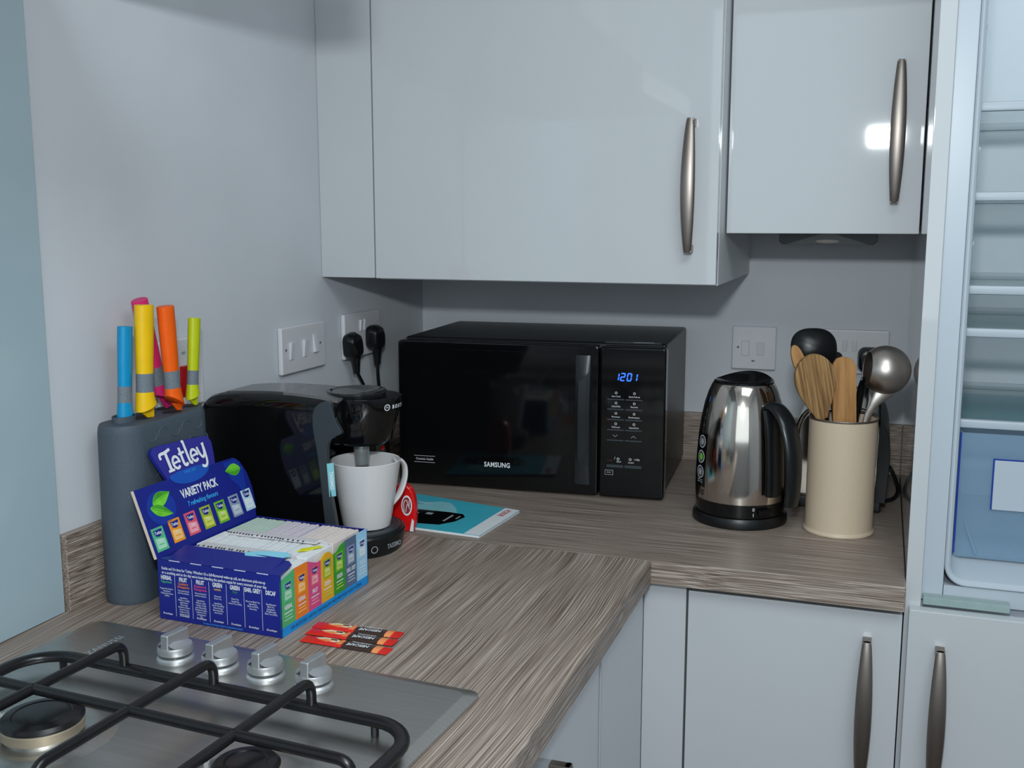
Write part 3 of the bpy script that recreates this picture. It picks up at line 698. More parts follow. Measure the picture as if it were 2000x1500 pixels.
for i, (a, subs, c, lines) in enumerate(cols):
    x = .0125 + i * cw
    p.text(a, .0074, F(x, .0540), WHITEI, sx=.62, bold=.0002)
    z = .0488
    for sline in subs:
        p.text(sline, .0044, F(x, z), FLAV[c] if c else FLAV[0], sx=.8, bold=.00008); z -= .0040
    z = .0400
    for sline in lines:
        p.text(sline, .0030, F(x, z), WHITEI, sx=.82); z -= .0030
    p.text('20 envelopes', .0036, F(x, .0080), WHITEI, sx=.75, bold=.00005)
    if i: p.poly([(x - cw / 2, -.0003, .006), (x - cw / 2 + .0004, -.0003, .006), (x - cw / 2 + .0004, -.0003, .057), (x - cw / 2, -.0003, .057)], WHITEI)
p.text('Tea bags and envelopes made from plant-based material', .0034, F(.094, .0030), CYANI, sx=.75)
p.build('carton', TEA)
# right side with seven flavour strips and a torn upper edge
p = Part(FM((BW, 0, 0), (0, 1, 0), (0, 0, 1)))
sw = BD / 7; top = [(0, .0700), (.018, .0735), (.0297, .0765), (.052, .0765), (.060, .0762), (.072, .0715), (.083, .0680), (.089, .0690), (.100, .0745), (.110, .0740), (.1187, .0672), (.128, .0675), (.136, .0735), (.150, .0765), (.1780, .0772), (.2077, .0771)]
def topz(y):
    for (a, b), (c, d) in zip(top[:-1], top[1:]):
        if a <= y <= c: return b + (d - b) * (y - a) / (c - a)
    return top[-1][1]
names = ['HERBAL', 'HERBAL', 'FRUIT', 'GREEN', 'GREEN', 'EARL GREY', 'DECAF']
p.prism([(0, 0), (BD, 0), (BD, .0115), (0, .0115)], -w, 0, BLUEL)
p.text('100% RECYCLABLE CARTON • FOR ENVELOPES MADE FROM PLANT-BASED MATERIAL', .0056, Matrix.Translation((BD / 2, .0055, .0003)), DARKI, sx=.80)
def pack(pp, M, cx, cz, w_, h_, i):
    pp.prism([(cx - w_ / 2, cz - h_ / 2), (cx + w_ / 2, cz - h_ / 2), (cx + w_ / 2, cz + h_ / 2), (cx - w_ / 2, cz + h_ / 2)], .0001, .0003, PACK[i], M=M)
    pp.poly([(cx - w_ * .38, cz - h_ * .40, .00045), (cx + w_ * .38, cz - h_ * .40, .00045), (cx + w_ * .38, cz + h_ * .0, .00045), (cx - w_ * .38, cz + h_ * .06, .00045)], PACKL[i], M)
    pp.poly([(x, y, .0005) for x, y in [(cx - w_ * .36, cz + h_ * .40), (cx + w_ * .36, cz + h_ * .42), (cx + w_ * .26, cz + h_ * .16), (cx, cz + h_ * .10), (cx - w_ * .26, cz + h_ * .16)]], NAVY, M)
    pp.text('Tetley', h_ * .19, (M or Matrix.Identity(4)) @ Matrix.Translation((cx, cz + h_ * .27, .0007)), WHITEI, bold=.0001, sx=.85)
    pp.text('TEA', h_ * .13, (M or Matrix.Identity(4)) @ Matrix.Translation((cx, cz - h_ * .08, .0007)), WHITEI, bold=.00005)
    pp.poly([(cx - w_ * .2, cz - h_ * .24, .0006), (cx + w_ * .25, cz - h_ * .24, .0006), (cx + w_ * .2, cz - h_ * .2, .0006), (cx - w_ * .25, cz - h_ * .2, .0006)], PACK[i], M)
for i in range(7):
    y0, y1 = i * sw, (i + 1) * sw
    ys = sorted([y0, y1] + [a for a, b in top if y0 < a < y1])
    p.prism([(y0, .0115), (y1, .0115)] + [(y, topz(y)) for y in reversed(ys)], -w, 0, FLAV[i])
    c = (y0 + y1) / 2; hi = min(topz(y0 + .004), topz(y1 - .004), topz(c))
    pack(p, None, c, min(.054, hi - .0135), sw * .62, .025, i)
    p.text(names[i], .0078, Matrix.Translation((c, .0345, .0003)), WHITEI, sx=.60, bold=.0002)
    for k, q in enumerate((.6, .5, .62)): p.poly([(c - sw * q / 2, .0270 - k * .0042, .0003), (c + sw * q / 2, .0270 - k * .0042, .0003), (c + sw * q / 2, .0284 - k * .0042, .0003), (c - sw * q / 2, .0284 - k * .0042, .0003)], PACKL[i] if k else WHITEI)
p.build('side_panel', TEA, label='side panel of seven coloured flavour strips')
# flaps
p = Part()
p.prism([(0.001, .0765), (.040, .0835), (.040, .0843), (.001, .0774)], .012, BW - .018, NAVY, 'x')
p.prism([(0, 0), (.030, .003), (.038, .012), (.040, BW - .04), (.002, BW - .003), (0, BW)], 0, .0008, NAVY, M=FM((0, .0, .0768), (0, 1, .17), (1, 0, 0)) if 0 else FM((BW, 0, .0768), (0, 1, .13), (-1, 0, 0)))
for k in range(5): p.prism([(.018 + k * .032, -.0006), (.034 + k * .032, -.0006), (.034 + k * .032, .0005), (.018 + k * .032, .0005)], .0764, .0774, mat('fold_wear', (196, 196, 220), .7))
p.build('front_flap', TEA)
p = Part().prism([(.004, 0), (BW - .002, 0), (BW - .012, .009), (.03, .009)], 0, .0008, NAVY, M=FM((0, BD - .001, .0768), (1, 0, 0), (0, -1, .25)))
p.build('back_flap', TEA)
# white dividers with a perforated dark edge
for y0, zt_, x1 in ((.066, .0815, .150), (.128, .0815, .158)):
    q = Part().prism([(.010, .02), (x1 + .014, .02), (x1 + .008, zt_ - .004), (x1, zt_), (.020, zt_), (.012, zt_ - .005)], y0 - .0006, y0 + .0006, CARDW, 'y')
    q.prism([(.014, zt_ - .004), (x1 - .002, zt_ - .002), (x1 - .004, zt_), (.020, zt_)], y0 - .0135, y0 - .0004, CARDW, 'y')
    random.seed(int(y0 * 1000))
    xk = .022
    while xk < x1 - .016:
        q.prism(ell(xk, y0 - .0136 + random.uniform(-.0006, .0006), .0011, .0022, 8), zt_ - .0004, zt_ + .0003, DARKI); xk += random.choice((.0042, .0042, .0050, .0075))
    q.build('divider', TEA)
Part().prism([(.105, .0), (.150, .004), (.160, .018), (.150, .026), (.120, .020), (.100, .008)], 0, .0008, PAPERC, M=FM((0, .034, .0855), (1, 0, -.02), (0, 1, .05))).build('torn_paper', TEA, label='torn pale blue paper')
Part().prism([(0, 0), (.012, .0), (.034, .012), (.030, .016), (.006, .010)], 0, .0008, mat('torn_yellow', (226, 222, 40), .5), M=FM((BW - .030, .082, .0785), (.8, .6, 0), (-.6, .8, 0))).build('torn_card', TEA, label='torn yellow scrap of card')
# display card, leaning back from the left edge
th = math.radians(20.3)
CM_ = FM((0, 0, BH), (0, 1, 0), (-math.sin(th), 0, math.cos(th)))
p = Part(CM_)
out = [(0, 0), (BD, 0), (BD + .008, .018), (BD + .013, .040), (BD + .012, .062), (BD + .005, .080), (BD - .006, .0885), (.161, .0890), (.1660, .105), (.1685, .1185), (.166, .1255), (.160, .1295), (.110, .1325), (.062, .1338), (.053, .1325), (.0485, .1275), (.050, .120), (.0625, .0890), (0, .0892)]
p.prism(out, -.0042, 0, NAVY)
tagp = [(.0626, .0885), (.161, .0885), (.1655, .105), (.1680, .1185), (.1655, .1250), (.160, .1290), (.110, .1320), (.062, .1333), (.0535, .1320), (.0490, .1272), (.0505, .120)]
p.poly([(x, y, .0003) for x, y in tagp], BLUE2)
p.poly([(.1075 + .040 * math.cos(a), .0905 + (.0155 if math.sin(a) < 0 else .004) * math.sin(a), .0005) for a in [2 * PI * k / 30 for k in range(30)]], BLUEM)
LM = Matrix.Translation((.0665, .0965, .0009)) @ Matrix.Rotation(math.radians(3), 4, 'Z') @ Matrix.Diagonal((.0190, .0190, 1, 1))
def arc(cx, cy, rx, ry, a, b, n=16): return [(cx + rx * math.cos(math.radians(a + (b - a) * k / n)), cy + ry * math.sin(math.radians(a + (b - a) * k / n))) for k in range(n + 1)]
zi = 0.0
sp2 = lambda pts: [(v.x, v.y) for v in spline([(x, y, 0) for x, y in pts], 6)]
for st, wd in ((sp2([(-.16, 1.00), (-.17, 1.28), (.0, 1.36), (.45, 1.38), (.98, 1.50)]), .21), ([(.44, 1.40), (.47, .02)], .27), ([(.16, .05), (.78, .05)], .17),
               (arc(1.16, .46, .34, .42, -12, 318), .20), ([(.84, .44), (1.48, .50)], .15), (sp2([(1.86, 1.36), (1.86, .36), (1.94, .08), (2.14, .06), (2.26, .16)]), .23), ([(1.60, .92), (2.24, .96)], .17),
               (sp2([(2.46, 1.72), (2.48, .36), (2.56, .08), (2.74, .08)]), .23), ([(2.30, 1.66), (2.50, 1.70)], .15), (arc(3.12, .46, .34, .42, -12, 318), .20), ([(2.80, .44), (3.44, .50)], .15),
               (sp2([(3.62, .94), (3.72, .40), (3.92, .12), (4.16, .30), (4.30, .92)]), .20), (sp2([(4.32, 1.00), (4.28, .30), (4.14, -.34), (3.84, -.56), (3.52, -.42)]), .21), ([(4.16, 1.0), (4.44, 1.04)], .14)):
    p.ribbon(st, wd, WHITEI, LM, z=zi); zi += .00006
p.text('SINCE 1837', .0050, Matrix.Translation((.108, .0905, .0009)), CYANI, gap=1.2, sx=.8)
p.text('VARIETY PACK', .0155, Matrix.Translation((.1145, .0640, .0005)), WHITEI, bold=.0005, sx=.72)
p.text('7 refreshing flavours', .0090, Matrix.Translation((.1145, .0495, .0005)), CYANI, bold=.00015, sx=.84, shear=.15)
p.poly([(x, y, .0003) for x, y in ell(.036, .058, .026, .022)], mat('leaf_halo', (20, 52, 150), .4))
p.poly([(x, y, .0003) for x, y in [(.176, .085), (.206, .086), (.214, .070), (.208, .045), (.198, .034), (.192, .050), (.180, .062)]], mat('leaf_halo', (20, 52, 150), .4))
def leaf(cx, cy, L, wd, ang, m, m2):
    Ml = Matrix.Translation((cx, cy, 0)) @ Matrix.Rotation(ang, 4, 'Z'); n = 12
    up = [(-L / 2 + L * k / n, wd * math.sin(PI * (k / n) ** .85) * (1 - .25 * k / n)) for k in range(n + 1)]
    p.poly([(x, y, .0006) for x, y in up] + [(x, -y, .0006) for x, y in reversed(up[1:-1])], m, Ml)
    p.poly([(-L / 2, .0003, .0008), (L / 2, .0003, .0008), (L / 2, -.0003, .0008), (-L / 2, -.0003, .0008)], m2, Ml)
    p.poly([(x, y * .92, .0007) for x, y in up[1:-1]] + [(x, y * .25, .0007) for x, y in reversed(up[1:-1])], m2, Ml)
leaf(.0405, .0690, .037, .0105, math.radians(14), LEAFG, LEAFD); leaf(.0345, .0535, .040, .0085, math.radians(-24), LEAFG, LEAFD)
leaf(.1915, .0725, .034, .0095, math.radians(176), LEAFG, LEAFD)
for i, (cx, cz) in enumerate(((.0156, .0215), (.0485, .0240), (.0797, .0248), (.1113, .0246), (.1417, .0240), (.1730, .0245), (.2025, .0256))): pack(p, None, cx, cz, .0215, .0300, i)
p.prism([(.0, .0), (.0008, .0), (.0008, .089), (.0, .089)], -.0041, -.0002, CARDB, M=Matrix.Translation((-.0009, 0, 0)))
p.build('display_card', TEA)

# tea envelopes standing on edge in three rows
def envelope(label, group, m, y0, y1, z1):
    p = Part(); p.box(-.0025, .0025, y0, y1, .002, z1, m, .0007, 1)
    return p.build('tea_envelope', label=label, cat='tea envelope', group=group)
RT = Matrix.Translation((.1317, -1.1036, T + .0004)) @ Matrix.Rotation(-.0367, 4, 'Z')
rowspec = [(.006, .0645, .0755, 'row 0', [(0, 30, PAPER, 'white tea envelope standing on edge in the front row of the tea box')], 'tea envelopes in the front row'),
           (.0675, .1265, .0775, 'row 1', [(0, 30, PAPER, 'white tea envelope standing on edge in the middle row of the tea box')], 'tea envelopes in the middle row'),
           (.1295, .1985, .0775, 'row 2', [(0, 10, PAPERG, 'pale green tea envelope at the left of the back row in the tea box'), (10, 20, PAPERL, 'lilac-white tea envelope in the middle of the back row in the tea box'), (20, 30, PAPERP, 'cream-pink tea envelope at the right of the back row in the tea box')], None)]
random.seed(3)
for y0, y1, z1, _, segs, grp in rowspec:
    for a, b, m, lab in segs:
        g = grp or lab.replace(' in the tea box', '').replace('tea envelope', 'tea envelopes')
        proto = None
        for k in range(a, b):
            if proto is None: proto = o = envelope(lab, g, m, y0, y1, z1)
            else: o = proto.copy(); COL.objects.link(o)
            x = .0055 + (k + .5) * .1670 / 30
            o.location = RT @ Vector((x, random.uniform(-.0003, .0003), random.uniform(-.0008, .0004))); o.rotation_euler = (0, random.uniform(-.012, .012), -.0367 + random.uniform(-.012, .012))

# ------------------------------------------------------------------ coffee sachets
def sachet():
    t = thing('coffee_sachet', '', 'coffee sachet')
    L_, W_ = .114, .0195; p = Part()
    def sec(x, h): return [(x, y, z) for y, z in [(-W_ / 2, .0012), (-W_ * .3, .0012 + h * .8), (0, .0012 + h), (W_ * .3, .0012 + h * .8), (W_ / 2, .0012), (W_ * .3, .0004), (0, 0.0001), (-W_ * .3, .0004)]]
    def strip(xs, m):
        p.loft([sec(x, .0022 * min(1, max(0, min(x + .0515, .0515 - x) / .012)) + .0002) for x in xs], m)
    strip((-.057, -.050, -.042), SACHR); strip((-.042, -.03, -.010, -.002), SACHR); strip((-.002, .02, .038), DBROWN); strip((.038, .043, .046), SACHO); strip((.046, .052, .057), SACHR)
    up = lambda pts, m, z=.0037: p.prism(pts, z - .0006, z, m)
    up([(-.040, .002), (-.030, .0062), (-.014, .0058), (-.006, .001), (-.014, -.003), (-.028, -.002)], SACHC); up([(-.036, -.001), (-.026, .002), (-.016, .001), (-.024, -.004)], SACHO, .0039); up([(-.022, .004), (-.013, .0045), (-.012, .0015), (-.019, .001)], DBROWN, .0039)
    up([(-.010, -.006), (-.003, -.006), (-.003, .006), (-.006, .006)], SACHO, .0038)
    TM = FM((.0175, -.0022, .0041), (-1, 0, 0), (0, -1, 0))
    p.text('NESCAFÉ', .0080, TM, WHITEI, bold=.0002, sx=.86); p.text('ORIGINAL', .0048, FM((.0185, .0048, .0041), (-1, 0, 0), (0, -1, 0)), WHITEI, gap=1.15)
    p.build('wrapper', t); return t
s0 = sachet()
for i, (x, y, a, lab) in enumerate(((.391, -1.104, -.02, 'red and brown coffee sachet nearest the hob, front of three'), (.3865, -1.082, .01, 'red and brown coffee sachet lying between the other two'), (.3835, -1.059, .03, 'red and brown coffee sachet furthest from the hob, rear of three'))):
    o = s0 if i == 0 else copy_tree(s0)
    o.location = (x, y, T + .0003 + (0.0006 if i == 1 else 0)); o.rotation_euler = (0, 0, a); o['label'] = lab; o['group'] = 'coffee sachets on the worktop'

# ------------------------------------------------------------------ knife block and knives
t = thing('knife_block', 'dark grey oval knife block holding five coloured knives', 'knife block', (.0495, -.993, T + .0002))
p = Part()
def oval(s, z, L=.0925, R=.0330):
    out = []
    for k in range(17): a = -PI + PI * k / 16; out.append((s * R * math.cos(a), -(L - R) + s * R * 1.0 * math.sin(a) * 1.0, z))
    for k in range(17): a = PI * k / 16; out.append((s * R * math.cos(a), (L - R) + s * R * math.sin(a), z))
    return out
p.loft([oval(.96, 0), oval(1.0, .006), oval(1.0, .10), oval(.96, .222), oval(.94, .229), oval(.88, .2335), oval(.80, .2335)], BLKGREY)
p.build('body', t)
p = Part()     # embossed leaf outlines on the face
random.seed(5)
for r_ in range(5):
    for c_ in range(5):
        if random.random() < .12: continue
        y = -.045 + c_ * .024 + (.012 if r_ % 2 else 0); z = .215 - r_ * .024
        xs = .0328 * (1 - .04 * (z - .1) / .13) if z > .1 else .0330
        pts = [(xs - .0002, y + .010 * math.cos(a), z + .008 * math.sin(a)) for a in [(.1 if c_ % 2 else 1.1) * PI * 1 + PI * 1.15 * k / 8 for k in range(9)]]
        p.tube(pts, .0012, BLKGREY, 10)
p.build('embossed_pattern', t)
SL = [(.000, -.024, .012, .015), (.010, .026, .012, .015), (.006, .073, .010, .012), (-.014, .045, .010, .016)]
p = Part()
for sx, sy, a, b in SL: p.prism(ell(sx, sy, a, b, 20), .2334, .2338, BLKSLOT)
p.build('slots', t)
p = Part(); R_ = [[(-.006 + r * 1.0 * math.cos(q), -.050 + 1.35 * r * math.sin(q), z) for q in [2 * PI * k / 24 for k in range(24)]] for r, z in ((.013, .2335), (.013, .241), (.0118, .241), (.0118, .2335))]
p.loft(R_, BLKGREY, cap=False); p.build('collar', t)

def knife(colr, Bp, Tp, r, lab, face=0.0, blade=None):
    m = mat('knife_' + colr, {'yellow': (240, 190, 8), 'orange': (244, 96, 10), 'pink': (214, 40, 112), 'blue': (8, 140, 190), 'lime': (190, 200, 16)}[colr], .38, var=.04, vs=60, spec=.4)
    B_, T_ = Vector(Bp), Vector(Tp); d = T_ - B_; L = d.length
    q = Vector((0, 0, 1)).rotation_difference(d.normalized()).to_euler()
    t = thing('kitchen_knife', lab, 'knife', B_, rot=q, group='knives in the knife block')
    def ring(u, s, tilt=0.0, dy=0.0):
        z = L * u; return [(r * .82 * s * math.cos(a), dy * r + r * s * math.sin(a), z - tilt * face * r * s * math.sin(a)) for a in [2 * PI * k / 24 for k in range(24)]]
    p = Part()
    p.loft([ring(1.0, .90), ring(.994, 1.0), ring(.8, .99), ring(.55, .95), ring(.375, .90)], m)
    p.loft([ring(.205, .94), ring(.155, .99, .05, .02), ring(.115, 1.05, .25, .06), ring(.082, 1.12, .6, .12), ring(.068, 1.12, .7, .12), ring(.060, .6, .5, .12)], m)
    h = p.build('handle', t)
    Part().loft([ring(.376, .89), ring(.37, .925), ring(.29, .91), ring(.21, .935), ring(.204, .93)], BANDG).build('grip_band', t, label='grey band')
    bl_ = blade or [(-.95, .085), (1.22, .085), (1.22, -.055), (.80, -.052), (.2, -.032), (-.45, .012)]
    Part().prism([(a * r, b * L) for a, b in bl_], -.0014, .0014, m, 'x', .0004).build('blade', t)
zk = T + .2395
knife('pink', (0.0345, -0.9505, zk), (0.0345, -0.9900, 1.297), .0122, 'pink handled knife leaning behind the yellow one', 1.0, blade=[(-.6, .10), (.6, .22), (1.35, .12), (2.3, .0), (2.2, -.045), (.2, -.045)])
knife('blue', (0.0435, -1.0425, zk - .007), (0.0435, -1.0315, 1.266), .0105, 'blue handled knife at the left end of the block', -.6, blade=[(-.4, .06), (1.0, .05), (.7, -.03), (0, -.03)])
knife('yellow', (0.0565, -1.0175, zk), (0.0575, -1.0100, 1.2925), .0136, 'yellow handled knife, tallest at the front of the block', -.6)
knife('orange', (0.0615, -0.9635, zk - .001), (0.0615, -0.9720, 1.288), .0128, 'orange handled knife in the middle of the block', 1.0, blade=[(-.4, .06), (1.2, .02), (1.1, -.04), (.4, -.03)])
knife('lime', (0.0565, -0.9175, zk), (0.0565, -0.9035, 1.266), .0096, 'lime green handled knife at the right end of the block', -.7)

# ------------------------------------------------------------------ kettle
t = thing('kettle', 'polished steel and black cordless kettle on its base', 'kettle', (.7555, -.410, T + .0003))
Part().lathe([(0, 0), (.0765, 0), (.0775, .003), (.0770, .011), (.0745, .0165), (0, .017)], BLACKS, 64).build('power_base', t)
p = Part().lathe([(.072, .0175), (.0725, .020), (.0728, .040), (.071, .0415), (0, .0415)], BLACKG, 64)
p.lathe([(0, .0178), (.072, .0175)], BLACKG, 64)
p.build('base_ring', t)
p = Part().lathe([(.0735, .0400), (.0737, .048), (.0737, .075), (.0726, .105), (.0704, .140), (.0668, .170), (.0618, .195), (.0560, .214), (.0510, .2255), (.0485, .2290), (.0465, .2285)], CHROME, 72)
p.build('body', t)
p = Part(); LR = []
for r_, z_, tl_ in ((.0470, .2255, 0), (.0484, .2290, 0), (.0480, .2315, .16), (.0445, .2330, .20), (.0405, .2305, .14), (.0250, .2262, .02), (.004, .2250, 0)):
    LR.append([(r_ * math.cos(a), r_ * math.sin(a), z_ + tl_ * r_ * max(0, math.cos(a - 1.35)) ** 2) for a in [2 * PI * k_ / 56 for k_ in range(56)]])
p.loft(LR, BLACKG)
p.prism([(-.010, 0), (.010, 0), (.004, .010), (-.004, .010)], .220, .2310, BLACKP, M=RZ(math.radians(145) - PI / 2) @ Matrix.Translation((0, .046, 0)), bev=.002)
p.build('lid', t)
p = Part(RZ(math.radians(-39)))
pts = spline([(.050, 0, .190), (.062, 0, .1985), (.080, 0, .1945), (.099, 0, .174), (.1115, 0, .140), (.1155, 0, .100), (.1150, 0, .065), (.1125, 0, .046)], 6)
nn = len(pts); rad = [.0066 + .0016 * math.sin(PI * i / (nn - 1)) for i in range(nn)]
p.tube(pts, rad, BLACKP, 16, k=2.1, up=(0, 0, 1))
p.tube(spline([(.062, 0, .192), (.0690, 0, .16), (.0725, 0, .12), (.0745, 0, .085), (.0750, 0, .058), (.0748, 0, .052)], 6), [.0050] * 28 + [.0042, .003, .001], BLACKP, 14, k=2.9, up=(1, 0, 0))
p.build('handle', t)
p = Part(RZ(math.radians(-52)))
p.box(.0715, .0800, -.012, .012, .024, .034, BLACKG, .002); p.build('switch', t)
p = Part()
def onbody(a0, z, rr): return FM((rr * math.cos(a0), rr * math.sin(a0), z), (-math.sin(a0), math.cos(a0), 0), (0, 0, 1))
for a0 in [-66]:
    p.text('0', .008, onbody(math.radians(a0), .033, .0733), WHITEI); p.text('I', .008, onbody(math.radians(a0), .024, .0733), WHITEI)
p.build('switch_marks', t)
# sticker strip on the left of the body, as seen from the room
def rb(z):
    P_ = [(.040, .0735), (.048, .0737), (.075, .0737), (.105, .0726), (.140, .0704), (.170, .0668)]
    for (a, b), (c, d) in zip(P_[:-1], P_[1:]):
        if a <= z <= c: return b + (d - b) * (z - a) / (c - a)
    return .06
a1, a2 = math.radians(-160), math.radians(-134)
def bpt(a, z, o=.0003): return ((rb(z) + o) * math.cos(a), (rb(z) + o) * math.sin(a), z)
p = Part()
zs = [.060, .075, .090, .105, .120, .135, .148]
for za, zb_ in zip(zs[:-1], zs[1:]):
    for k in range(6):
        b0 = a1 + (a2 - a1) * k / 6; b1 = a1 + (a2 - a1) * (k + 1) / 6
        p.poly([bpt(b0, za), bpt(b1, za), bpt(b1, zb_), bpt(b0, zb_)], BLACKG)
am = math.radians(-145)
for zc, m in ((.134, GREYI), (.109, LEAFG), (.084, GREYI)):
    def disc(r0, r1, m_, o):
        for k in range(20):
            q0, q1 = 2 * PI * k / 20, 2 * PI * (k + 1) / 20
            P4 = [(r0, q0), (r1, q0), (r1, q1), (r0, q1)] if r0 else [(0, 0), (r1, q0), (r1, q1)]
            p.poly([bpt(am + r * math.cos(q) / .07, zc + r * math.sin(q), o) for r, q in P4], m_)
    disc(.0092, .0104, WHITEI, .0007); disc(0, .0055, m, .0007); disc(.0068, .0074, GREYI, .0007)
for k, zc in enumerate((.0700, .0665)): p.poly([bpt(am - .10, zc, .0007), bpt(am + .12, zc, .0007), bpt(am + .12, zc + .0018, .0007), bpt(am - .10, zc + .0018, .0007)], GREYI)
for k, zc in enumerate((.054, .049)): p.text('Russell' if k == 0 else 'Hobbs', .006, onbody(math.radians(-140), zc, rb(zc) + .0006), DARKI, sx=.8, bold=.0001)
p.build('sticker', t, label='black sticker with three round symbols')

# ------------------------------------------------------------------ toaster
t = thing('toaster', 'steel and black toaster standing behind the utensil holder', 'toaster', (.905, -.19, T + .0003))
tw, tl, thh = .075, .125, .180
tp = [(-tw, .018)] + [(v.x, v.z) for v in spline([(-tw, 0, .10), (-tw + .004, 0, .145), (-tw + .020, 0, .172), (-tw + .045, 0, thh), (tw - .045, 0, thh), (tw - .020, 0, .172), (tw - .004, 0, .145), (tw, 0, .10)], 5)] + [(tw, .018)]
Part().prism(tp, -tl, tl, CHROME, 'y', .010, 4, angle=50).build('body', t)
Part().box(-tw + .002, tw - .002, -tl + .004, tl - .004, .001, .022, BLACKP, .004).build('base', t)
sp = [(v.x, v.z) for v in spline([(.0, 0, .02), (.004, 0, .10), (-.002, 0, .14), (-.014, 0, .165)], 5)] + [(-.018, .02)]
p = Part().prism([(tw + .004 + a, b) for a, b in sp], -tl - .001, tl - .004, BLACKP, 'y', .003, 2, angle=50)
p.build('side_panel', t, label='black plastic side panel')
p = Part()
for sx in (-.022, .020): p.box(sx - .010, sx + .010, -.095, .095, thh - .001, thh + .0008, BLACKG); p.box(sx - .013, sx - .010, -.098, .098, thh - .001, thh + .004, CHROME, .001); p.box(sx + .010, sx + .013, -.098, .098, thh - .001, thh + .004, CHROME, .001)
p.build('slots', t)
p = Part().tube(spline([(.078, .02, .055), (.088, .025, .045), (.099, .012, .024), (.1015, 0, .012), (.094, -.025, .0045), (.080, -.045, .004)], 7), .0036, BLACKP, 8)
p.build('cable', t)

# ------------------------------------------------------------------ utensil holder and utensils
HX, HY = .914, -.428
t = thing('utensil_holder', 'tall cream cylindrical utensil holder', 'utensil holder', (HX, HY, T + .0003))
Part().lathe([(0, 0), (.0535, 0), (.0545, .002), (.0540, .005), (.0522, .007), (.0522, .181), (.0527, .183), (.0518, .1840), (.0508, .182), (.0506, .007), (0, .004)], CREAM, 72).build('pot', t)
Part().lathe([(.0530, .1820), (.0533, .1835), (.0522, .1850), (.0508, .1838), (.0510, .1825)], NICKEL, 72).build('rim', t)

def paddle(name, lab, cat, outline, thick, m, O, xd, yd, handle, hr, bend=None, bev=.0012):
    """flat head in the local frame (xd, yd) at O, plus a round handle running to the bottom of the pot"""
    t = thing(name, lab, cat); M_ = FM(O, xd, yd)
    Mi = M_.inverted()
    t.matrix_world = M_
    Part().prism(outline, -thick / 2, thick / 2, m, 'z', bev, 2, angle=40).build('head', t)
    Part().tube([Mi @ Vector(h) for h in handle], hr, m, 12).build('shaft', t)
    return t
# oval wooden spoon facing the room
def spoon_out(w, l, n=32):
    if w > .02:
        right = [(.0085 + (w - .0085) * (1 - t ** 1.7) ** 1.25, -1.62 * l * t) for t in [k / 12 for k in range(1, 13)]]
        top = [(w * math.cos(a), l * math.sin(a)) for a in [PI * k / 20 for k in range(21)]]
        return top + [(-x, y) for x, y in right] + list(reversed(right))
    pts = []
    for k in range(n):
        a = 2 * PI * k / n; y = math.sin(a); x = math.cos(a)
        pts.append((w * x, l * y))
    return pts
cx_ = (.31, -.95, 0)
o = paddle('wooden_spoon', 'wooden spoon with a broad oval head at the front of the holder', 'spoon', [(y, x) for x, y in spoon_out(.0318, .0400)][::-1], .009, SPOONW2,
           (.8700, -.464, 1.1575), (-.19, -.15, 1), (-.95, -.30, -.22), [(.8818, -.4546, 1.095), (.884, -.4530, 1.075), (.890, -.450, 1.02), (.900, -.445, .925)], [.0055, .0070, .0065, .0065])
paddle('wooden_spatula', 'straight wooden spatula with a slanted rounded top beside the broad wooden spoon', 'spatula', [(-.085, -.018), (.040, -.0165), (.052, -.010), (.056, .004), (.053, .014), (.044, .020), (-.085, .018)], .007, SPOONW,
       (.9145, -.436, 1.1350), (-.055, .03, 1), (-.96, -.28, 0), [(.9185, -.438, 1.06), (.922, -.440, 1.0), (.926, -.442, .925)], .006)
paddle('wooden_spoon', 'slim wooden spoon showing its narrow tip at the left of the holder', 'spoon', [(y, x) for x, y in spoon_out(.010, .026)][::-1], .007, SPOONW,
       (.8415, -.425, 1.180), (-.36, 0, 1), (-.93, -.32, -.33), [(.851, -.425, 1.152), (.8725, -.425, 1.10), (.886, -.425, .93)], [.0075, .0065, .006])
# black nylon ladle and slotted turner
def bowl_prof(r, dpt, th_=.0016, n=10):
    o_ = [(r * math.sin(PI / 2 * k / n), -dpt * math.cos(PI / 2 * k / n)) for k in range(n + 1)]
    i_ = [((r - th_) * math.sin(PI / 2 * k / n), -(dpt - th_) * math.cos(PI / 2 * k / n)) for k in range(n, -1, -1)]
    return o_ + i_
t = thing('serving_spoon', 'black nylon serving spoon standing tallest in the holder', 'spoon', (.8635, -.392, 1.1965))
Part(FM((0, 0, 0), (.94, .33, 0), (-.08, .10, 1))).loft([[(r_ * .0375 * (abs(math.cos(a)) ** .8) * (1 if math.cos(a) > 0 else -1), .033 * r_ * (abs(math.sin(a)) ** .8) * (1 if math.sin(a) > 0 else -1), z_) for a in [2 * PI * k / 40 for k in range(40)]] for r_, z_ in ((.02, .0150), (.3, .0143), (.6, .0110), (.85, .0050), (.97, -.0010), (1.0, -.0045), (.96, -.0045), (.83, .0030), (.58, .0090), (.3, .0122), (.02, .0130))], BLACKS).build('bowl', t)
Part().tube([(.004, .002, -.028), (.010, .000, -.06), (.024, -.010, -.12), (.042, -.03, -.262)], [.008, .006, .0055, .0055], BLACKS, 10).build('shaft', t)
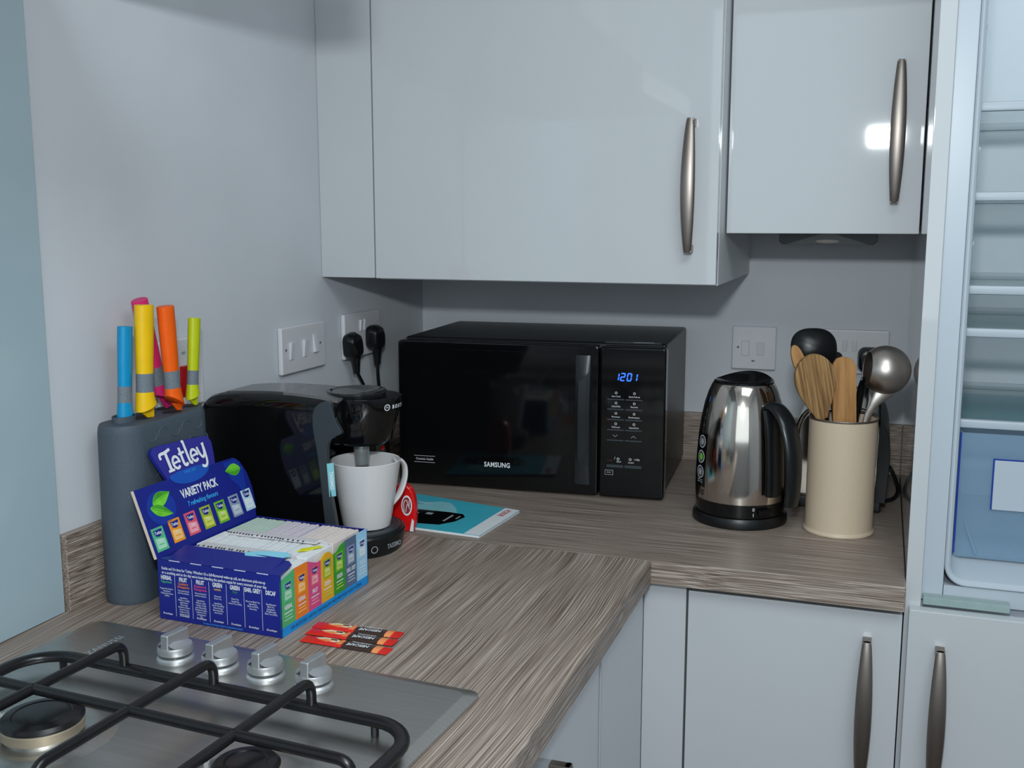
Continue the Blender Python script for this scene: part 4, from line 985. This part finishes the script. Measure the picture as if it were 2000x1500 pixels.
t = thing('slotted_turner', 'black nylon turner mostly hidden behind the tall black spoon', 'turner', (.897, -.371, 1.172))
Part(FM((0, 0, 0), (.94, .33, 0), (-.05, 0, 1))).prism(rrect(-.026, .010, -.03, .018, .009), -.0015, .0015, BLACKS, 'z', .0005).build('blade', t)
Part().tube([(-.004, 0, -.028), (.002, -.017, -.080), (.022, -.036, -.24)], .005, BLACKS, 10).build('shaft', t)
# steel ladle
t = thing('ladle', 'steel ladle with a deep round bowl hanging over the right of the holder', 'ladle', (.9725, -.402, 1.1680))
zdir = Vector((-.955, -.27, .10)).normalized(); xd = zdir.cross(Vector((0, 0, 1))).normalized(); yd = zdir.cross(xd)
ML_ = Matrix(((xd.x, yd.x, zdir.x, 0), (xd.y, yd.y, zdir.y, 0), (xd.z, yd.z, zdir.z, 0), (0, 0, 0, 1)))
br = .0385; a0 = math.acos(.028 / br)
outp = [(br * math.sin(a), br * math.cos(a)) for a in [PI - (PI - a0) * k / 24 for k in range(25)]]
inp = [((br - .0012) * math.sin(a), (br - .0012) * math.cos(a)) for a in [a0 + (PI - a0) * k / 24 for k in range(25)]]
Part(ML_).lathe([(max(0, r), z) for r, z in outp + inp], LADLES, 56).build('bowl', t)
p = Part(); pp = spline([(.002, -.006, -.0300), (-.007, -.010, -.042), (-.016, -.012, -.057), (-.026, -.012, -.085), (-.034, -.018, -.15), (-.040, -.022, -.245)], 5)
p.tube(pp, [.0150, .0145, .0135, .0125, .0115, .0105, .0095, .0085, .0075, .0068] + [.0055] * 5 + [.0045] * (len(pp) - 15), LADLES, 12, k=.3, up=(1, .3, .4)); p.build('shaft', t)
t = thing('whisk_handle', 'dark steel kitchen tool leaning between the spatula and the ladle', 'kitchen tool', (.9375, -.405, 1.115))
p = Part().tube(spline([(.003, .004, .040), (0, 0, .02), (-.002, 0, 0), (-.006, -.004, -.04), (-.010, -.010, -.10), (-.014, -.012, -.19)], 5), [.0035, .0045, .0055, .0065, .0072] + [.0075] * 8 + [.0055] * 13, BLACKG, 12, k=.6)
p.build('shaft', t)
